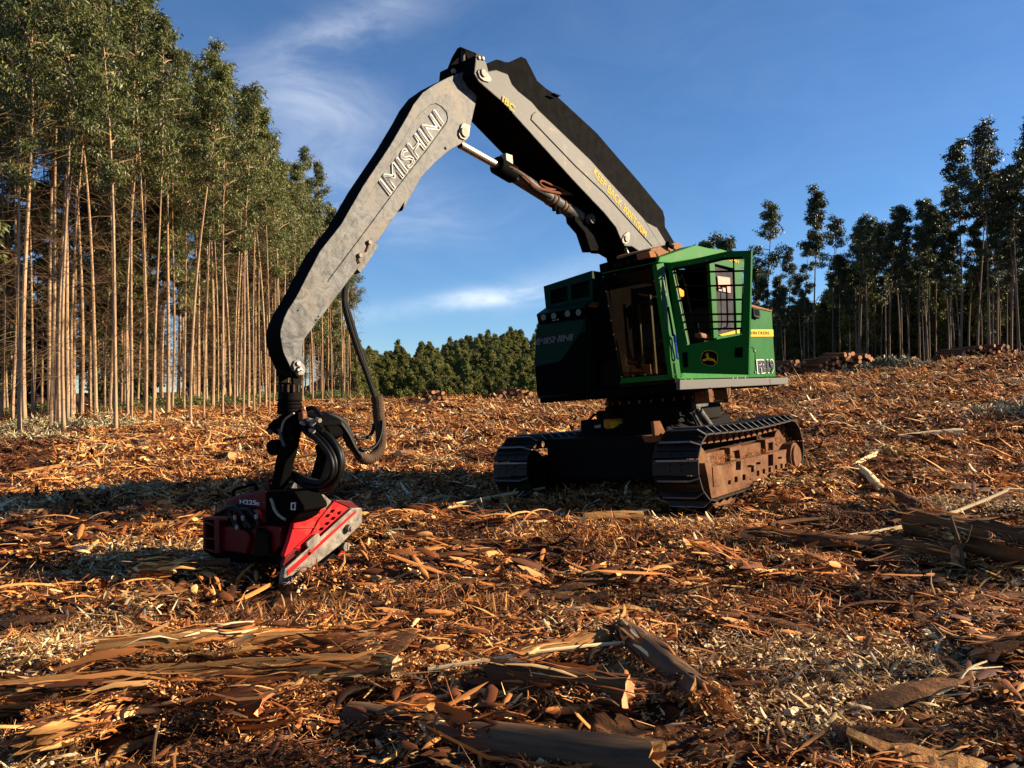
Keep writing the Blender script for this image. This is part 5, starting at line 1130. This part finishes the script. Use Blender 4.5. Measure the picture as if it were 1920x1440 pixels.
def splinters(L, r, n, seed, material='bits', ln=.35, spread=1.0, z0=0, z1=1):
    g = np.random.default_rng(seed); a = g.uniform(0, 6.28, n); zz = L*(z0+(z1-z0)*g.random(n)); p = np.stack([np.cos(a)*r*1.03, np.sin(a)*r*1.03, zz], 1)
    V, q, rn = strips(np.zeros((n, 3)), np.zeros(n), g.normal(0, .12*spread, n), g.lognormal(math.log(ln), .45, n), g.lognormal(-4.1, .4, n), g.normal(0, .05, n), g.beta(2.4, 1.8, n), g)
    V = V.reshape(n, -1, 3); ca, sa = np.cos(a)[:, None], np.sin(a)[:, None]
    W_ = np.stack([V[..., 2]*ca-V[..., 1]*sa, V[..., 2]*sa+V[..., 1]*ca, V[..., 0]], -1)+p[:, None, :]
    return np_mesh('splinters', W_.reshape(-1, 3), q, material, rn)
LOGTOP = []
def log_at(label, a, b_, r0, r1, mats, seed, jag=0.0, lift=.6, spl=0, name='log', cat='log', lift2=None, **kw):
    p0, p1 = ground_hit(*a), ground_hit(*b_); p0 = p0+Z*(r0*lift+.045); p1 = p1+Z*(r1*(lift if lift2 is None else lift2)+.045)
    L = (p1-p0).length; o = thing(name, label, cat, mtx=align(p0, p1)); o['kind'] = 'thing'; LOGTOP.append((p0, p1, max(r0, r1))); place('stem', log_mesh('stem', L, r0, r1, mats, seed, jag=jag, **kw), o)
    if spl: tag(place('splinters', splinters(L, r0, int(spl*2.2), seed, ln=.22+.5*r0), o), kind='stuff')
    return o
BK, SM, WD, PW = ['bark', 'cutorange'], ['bark_smooth', 'cut'], ['wood', 'wood'], ['woodpale', 'woodpale']
log_at('smooth brown log lying across the bottom of the clearing, nearest of all', (650,1372), (1240,1475), .072, .094, ['bark_smooth', 'wood'], 1, lift=.3, spl=40, jag=.03, bend=.012)
log_at('split orange log with frayed fibres, resting on the long shredded log', (195,1302), (470,1272), .075, .085, WD, 2, jag=.05, lift=1.9, spl=90)
log_at('flat torn orange slab behind the split log', (455,1268), (700,1243), .07, .06, WD, 3, jag=.05, lift=1.2, spl=60, name='bark_slab', cat='bark slab')
log_at('long shredded log with straw-coloured fibres running to the left edge', (-60,1366), (690,1322), .075, .095, WD, 4, jag=.03, lift=1.1, spl=160)
log_at('short broken log end just right of the long shredded log', (690,1310), (745,1306), .075, .07, ['wood', 'woodpale'], 5, lift=1.1, spl=15)
log_at('dark smooth log tipped up towards the machine, near the lower middle', (1160,1228), (1325,1368), .07, .08, ['bark_smooth', 'wood'], 6, lift=1.6, spl=24, jag=.03, lift2=.9)
log_at('dark log half buried left of the tipped-up log', (925,1300), (1180,1348), .085, .07, BK, 7, jag=.02, lift=.8, spl=25)
log_at('short orange log chunk lying above the half buried log', (960,1285), (1125,1242), .055, .065, WD, 8, jag=.03, lift=1.3, spl=30)
log_at('thin pale stick laid over the half buried log', (800,1312), (1212,1256), .012, .010, PW, 9, lift=9, name='stick', cat='stick', n=7)
log_at('big bark-covered log running out at the right edge', (1705,1022), (1960,1085), .15, .17, BK, 10, lift=1.0, spl=50)
log_at('rough log lying behind the big log at the right edge', (1640,1042), (1790,1072), .10, .09, BK, 11, jag=.03, lift=.8, spl=40)
log_at('dark bundle-like log left of the big right log', (1400,1030), (1660,1048), .085, .10, BK, 12, jag=.05, lift=.7, spl=80)
log_at('bright peeled log lying alone on the slope at the right', (1684,833), (1803,827), .085, .075, PW, 13, lift=1.0)
log_at('tan log lying level beyond the broken pale stub', (1630,914), (1765,918), .065, .06, SM, 14, lift=.9)
log_at('broken pale stub slanting down to the right of the track', (1612,900), (1655,935), .05, .065, PW, 15, jag=.04, lift=1.5, spl=20)
log_at('dark log sinking into the bark below the pale stub', (1655,940), (1745,975), .08, .06, BK, 16, jag=.03, lift=.5, spl=20)
log_at('square-cut yellow log chunk in front of the tracks', (1095,992), (1205,990), .085, .08, ['wood', 'woodpale'], 17, lift=.8, spl=20)
log_at('short log with a round orange sawn face near the head', (395,862), (437,866), .10, .105, BK, 18, lift=.8)
log_at('small log stub on the ground behind the hose loop', (745,866), (768,862), .10, .09, ['bark_smooth', 'cut'], 19, lift=1.0)
log_at('broken orange log end at the edge of the head shadow', (262,1098), (328,1092), .085, .075, ['wood', 'woodpale'], 20, jag=.03, lift=1.2, spl=30)
log_at('brown log reaching from under the head into the shade', (290,1080), (430,1078), .06, .06, BK, 21, lift=.7, spl=10)
log_at('long split slab in the lower left corner', (60,1458), (262,1375), .05, .03, WD, 22, jag=.05, lift=1.6, spl=30, name='bark_slab', cat='bark slab')
log_at('dark bark-covered log under the long shredded log', (300,1378), (490,1368), .08, .06, BK, 23, jag=.04, lift=.8, spl=40)
log_at('log lying out of the frame at the lower right corner', (1850,1262), (1990,1232), .075, .08, BK, 24, lift=.6, spl=25, jag=.03)
log_at('brown log stretched behind the track at the right', (1285,812), (1420,800), .10, .09, BK, 25, jag=.04, lift=.6, spl=40)
log_at('bundle-like brown log in the middle of the slope', (1440,757), (1560,752), .12, .13, BK, 26, jag=.06, lift=.5, spl=40)
log_at('straw-coloured splintered log beyond the track end', (1555,905), (1640,872), .05, .05, PW, 27, jag=.06, lift=1.4, spl=40)
log_at('pale plank-like split piece just under the rear deck', (1440,724), (1475,720), .12, .10, PW, 28, lift=1.0)
log_at('weathered grey log at the right edge below the leaf heap', (1825,812), (1960,828), .10, .09, SM, 29, lift=.6)
log_at('long brown pole lying along the left slope', (10,905), (130,880), .05, .05, WD, 30, jag=.05, lift=.9, spl=30, name='pole', cat='pole')
def branch(label, pts, r, depth_px, m='twig', fork=()):
    b0 = ground_hit(*depth_px); d = b0.y; P = [at(x_, y_, d+dd_) for x_, y_, dd_ in pts]; o = thing('branch', label, 'branch', loc=b0)
    mb = MB(); mb.tube(smooth_path([p-b0 for p in P], 3), [r*(1-.6*i/((len(P)-1)*3)) for i in range((len(P)-1)*3+1)], 6)
    for (i, pts2) in fork: mb.tube([P[i]-b0]+[at(x_, y_, d+dd_)-b0 for x_, y_, dd_ in pts2], [r*.55]+[r*.3]*len(pts2), 5)
    mb.build('stem', m, o, smooth=True); return o
branch('bare stick standing upright above the big right log', [(1806,1072,0),(1802,1030,0),(1790,990,.05),(1783,968,.1)], .020, (1806,1075), fork=((1, [(1815,1010,0),(1822,985,.1)]),))
branch('pale forked branch near the lower right corner', [(1742,1335,0),(1750,1305,.05),(1790,1285,.1),(1815,1255,.15),(1850,1240,.2)], .012, (1742,1338), 'woodpale', fork=((2, [(1830,1290,.1),(1855,1283,.1)]), (1, [(1790,1302,0),(1820,1300,0)]), (3, [(1880,1250,.2)])))
branch('thin twig sticking up from the bark mound before the tracks', [(1108,978,0),(1112,962,0),(1116,950,0)], .006, (1108,980))
branch('bent stick rising near the lower left', [(285,1440,0),(290,1390,0),(300,1350,.1)], .010, (285,1442))
branch('dark stick slanting by the nearest smooth log', [(600,1352,0),(650,1395,-.05),(720,1440,-.15)], .022, (600,1356), 'stump')
for lab, px, py, r, h in (('dark grey stump in the opening between machine and plantation', 617, 762, .30, .55), ('low brown stump left of the hanging head', 262, 845, .26, .35), ('small dark stump right of the plantation edge', 470, 776, .22, .4), ('broad low stump by the left rows', 402, 780, .25, .3)):
    p = ground_hit(px, py); o = thing('stump', lab, 'stump', mtx=Matrix.Translation(p-Z*.05)); place('wood', log_mesh('wood', h, r*1.15, r*.9, ['stump', 'stump'], px, rough=.10, jag=.04), o)
# bark slabs one can still tell apart near the camera
SLABS = []
for i in range(8):
    g = np.random.default_rng(500+i); k = 9; V = []; L = g.uniform(.3, .8); w_ = g.uniform(.04, .10); cu = g.uniform(.2, .8)
    mb = MB(); ph = g.uniform(0, 6, 3)
    for e in (0, 1):
        for i2 in range(k):
            u = i2/(k-1); ww = w_*(.35+.65*math.sin(math.pi*min(.92, max(.1, u))))*(1+.25*g.normal()*.6); zc = .02*math.sin(u*3+ph[0])+.012*math.sin(u*7+ph[1])
            for j in range(5):
                t_ = j/4-.5; V.append((( u-.5)*L, t_*ww*2+.04*math.sin(u*4+ph[2]), zc+cu*ww*(.25-t_*t_)*2-e*(.008+.006*g.random())))
    n_ = k*5; fs = []
    for e in (0, 1): fs += [[e*n_+i2*5+j, e*n_+i2*5+j+1, e*n_+(i2+1)*5+j+1, e*n_+(i2+1)*5+j][::1 if e else -1] for i2 in range(k-1) for j in range(4)]
    for i2 in range(k-1):
        for j in (0, 4): fs.append([i2*5+j, (i2+1)*5+j, n_+(i2+1)*5+j, n_+i2*5+j])
    for j in range(4):
        for i2 in (0, k-1): fs.append([i2*5+j, i2*5+j+1, n_+i2*5+j+1, n_+i2*5+j])
    SLABS.append(MB().add(V, fs).mesh('bark_slab', 'slab' if 'slab' in M else ('wood' if i % 2 == 0 else 'bark')))
g = np.random.default_rng(900)
for i in range(230):
    d = math.sqrt(g.uniform(9, 15**2)); a = g.uniform(-.62, .62); x_, y_ = math.sin(a)*d, math.cos(a)*d
    if abs((x_-U.O.x)*fx+(y_-U.O.y)*fy-.4) < 2.5 and abs((x_-U.O.x)*U.B[1].x+(y_-U.O.y)*U.B[1].y) < 2.2: continue
    if (x_+2.1)**2+(y_-6.6)**2 < 1.2: continue
    o = place('bark_slab', SLABS[i % 8]); o.location = (x_, y_, G(x_, y_)+.035+g.uniform(0, .05)); o.rotation_euler = (g.normal(0, .14), g.normal(0, .07), g.normal(0, .5)); o.scale = (g.uniform(.6, 1.25),)*3
    tag(o, 'curled strip of brown or orange bark lying loose among the litter', 'bark slab', 'loose bark slabs', 'thing')
P_, R_, S_ = [], [], []
for p0, p1, r in LOGTOP:                          # shreds lying on and against the logs
    for k in range(int(9*(p1-p0).length/.35) if r > .02 else 0):
        u = g.random(); q = p0.lerp(p1, u); a = g.uniform(-1.4, 1.4); w_ = (p1-p0).cross(Z).normalized()
        q = q+w_*math.sin(a)*r*1.5+Z*(math.cos(a)*r*.7-.05); P_.append(tuple(q)); yaw = math.atan2((p1-p0).y, (p1-p0).x)
        R_.append((g.normal(0, .15), g.normal(0, .15), yaw+g.normal(0, .4))); S_.append(g.uniform(.18, .36))
keepers = [i for i in range(len(P_)) if g.random() < .25]
scatter('bark_shreds', ORA[::2], np.array(P_)[keepers], np.array(R_)[keepers], np.array(S_)[keepers], g.integers(0, 4, len(keepers)))
STK = [(log_mesh('stick', L, r, r*.6, ['woodpale' if i % 3 == 0 else ('wood' if i % 3 == 1 else 'bark')]*2, 800+i, n=7, k=6, bend=.03, jag=.03), L) for i, (L, r) in enumerate(((1.1,.018),(1.6,.024),(.8,.03),(2.2,.03),(1.4,.016),(1.9,.038)))]
for i in range(120):                              # broken poles and sticks scattered over the clearing
    d = math.sqrt(g.uniform(72, 34**2)); a = g.uniform(-.60, .66); x_, y_ = math.sin(a)*d, math.cos(a)*d
    if abs((x_-U.O.x)*fx+(y_-U.O.y)*fy-.4) < 3.2 and abs((x_-U.O.x)*U.B[1].x+(y_-U.O.y)*U.B[1].y) < 2.4 or (x_ < -.53*y_): continue
    me, L = STK[i % 6]; yaw = g.normal(0, .6); p0 = Vector((x_, y_, 0)); p1 = p0+Vector((math.cos(yaw), math.sin(yaw), 0))*L
    up_ = .07+.004*d; p0.z = G(p0.x, p0.y)+up_; p1.z = G(p1.x, p1.y)+up_+g.uniform(-.02, .10)
    o = place('stick', me); o.matrix_world = align(p0, p1); tag(o, 'broken stick lying loose on the bark debris', 'stick', 'broken sticks on the debris')
# torn bark on the machine's track frame
for (cx, cy_) in ((720,470),(790,500),(850,480),(900,530),(950,540),(760,540),(1130,470),(1180,430),(1240,440),(1290,400),(1330,420),(1480,270),(1530,300),(820,560)):
    p = U.L(*crop([(cx, cy_)], 1220, 780, 6.4)[0], 1, 1.40)
    q = U.M @ p
    o = place('bark_scraps', TU[(cx//10) % 5]); o.location = q-Z*.03; o.scale = (.75, .75, .4); tag(o, kind='stuff')
# ------------------------------------------------------------------ stacked logs on the skyline
LOGS = [log_mesh('log', 2.4, r, r*.93, ['bark', 'cutorange' if i % 2 else 'cut'], 700+i, n=10, k=3, bend=.004) for i, r in enumerate((.115, .13, .15, .12, .14, .16))]
def pile(label, group, x0, x1, ytop, ybase, depth, n, seed, skew=0.0):
    g = np.random.default_rng(seed); a, b_ = at(x0, ybase, depth), at(x1, ybase, depth); w_ = b_.x-a.x; h = (ybase-ytop)/F_PX*depth
    got = []; tries = 0
    while len(got) < n and tries < 6000:
        tries += 1; u = g.random(); x_ = a.x+u*w_; prof = h*max(.15, math.sin(math.pi*min(.97, max(.03, u)))**.5)
        zz = g.uniform(.0, prof); r = .13
        if any((x_-q[0])**2+(zz-q[1])**2 < (2*r*.93)**2 for q in got): continue
        got.append((x_, zz))
    for i, (x_, zz) in enumerate(got):
        yy = depth+g.uniform(-.35, .5); o = place('log', LOGS[g.integers(0, 6)]); base = G(x_, yy)
        o.matrix_world = Matrix.Translation((x_, yy, base+.28+zz*1.15)) @ Matrix.Rotation(g.normal(0, .10)+.33+skew, 4, 'Z') @ Matrix.Rotation(-math.pi/2+g.normal(0, .03), 4, 'X') @ Matrix.Rotation(g.uniform(0, 6.28), 4, 'Z')
        tag(o, label, 'log', group)
pile('cut log in the large orange heap right of the cab', 'logs in the large heap', 1535, 1655, 676, 705, 52, 90, 1)
pile('cut log in the lower heap touching the machine rear', 'logs in the heap by the machine', 1455, 1535, 683, 706, 54, 56, 2)
pile('cut log in the small heap left of centre on the skyline', 'logs in the small centre heap', 798, 842, 731, 750, 50, 16, 3)
pile('cut log in the low heap just left of the housing', 'logs in the heap left of the housing', 925, 1005, 733, 746, 52, 22, 4)
pile('cut log in the thin scatter left of the small centre heap', 'logs scattered near the centre heap', 770, 800, 741, 750, 50, 6, 5)
pile('cut log in the small heap right of the leafy heap', 'logs in the small right heap', 1692, 1735, 676, 690, 56, 14, 6)
pile('cut log in the far right heap on the skyline', 'logs in the far right heap', 1790, 1915, 664, 684, 56, 64, 7)
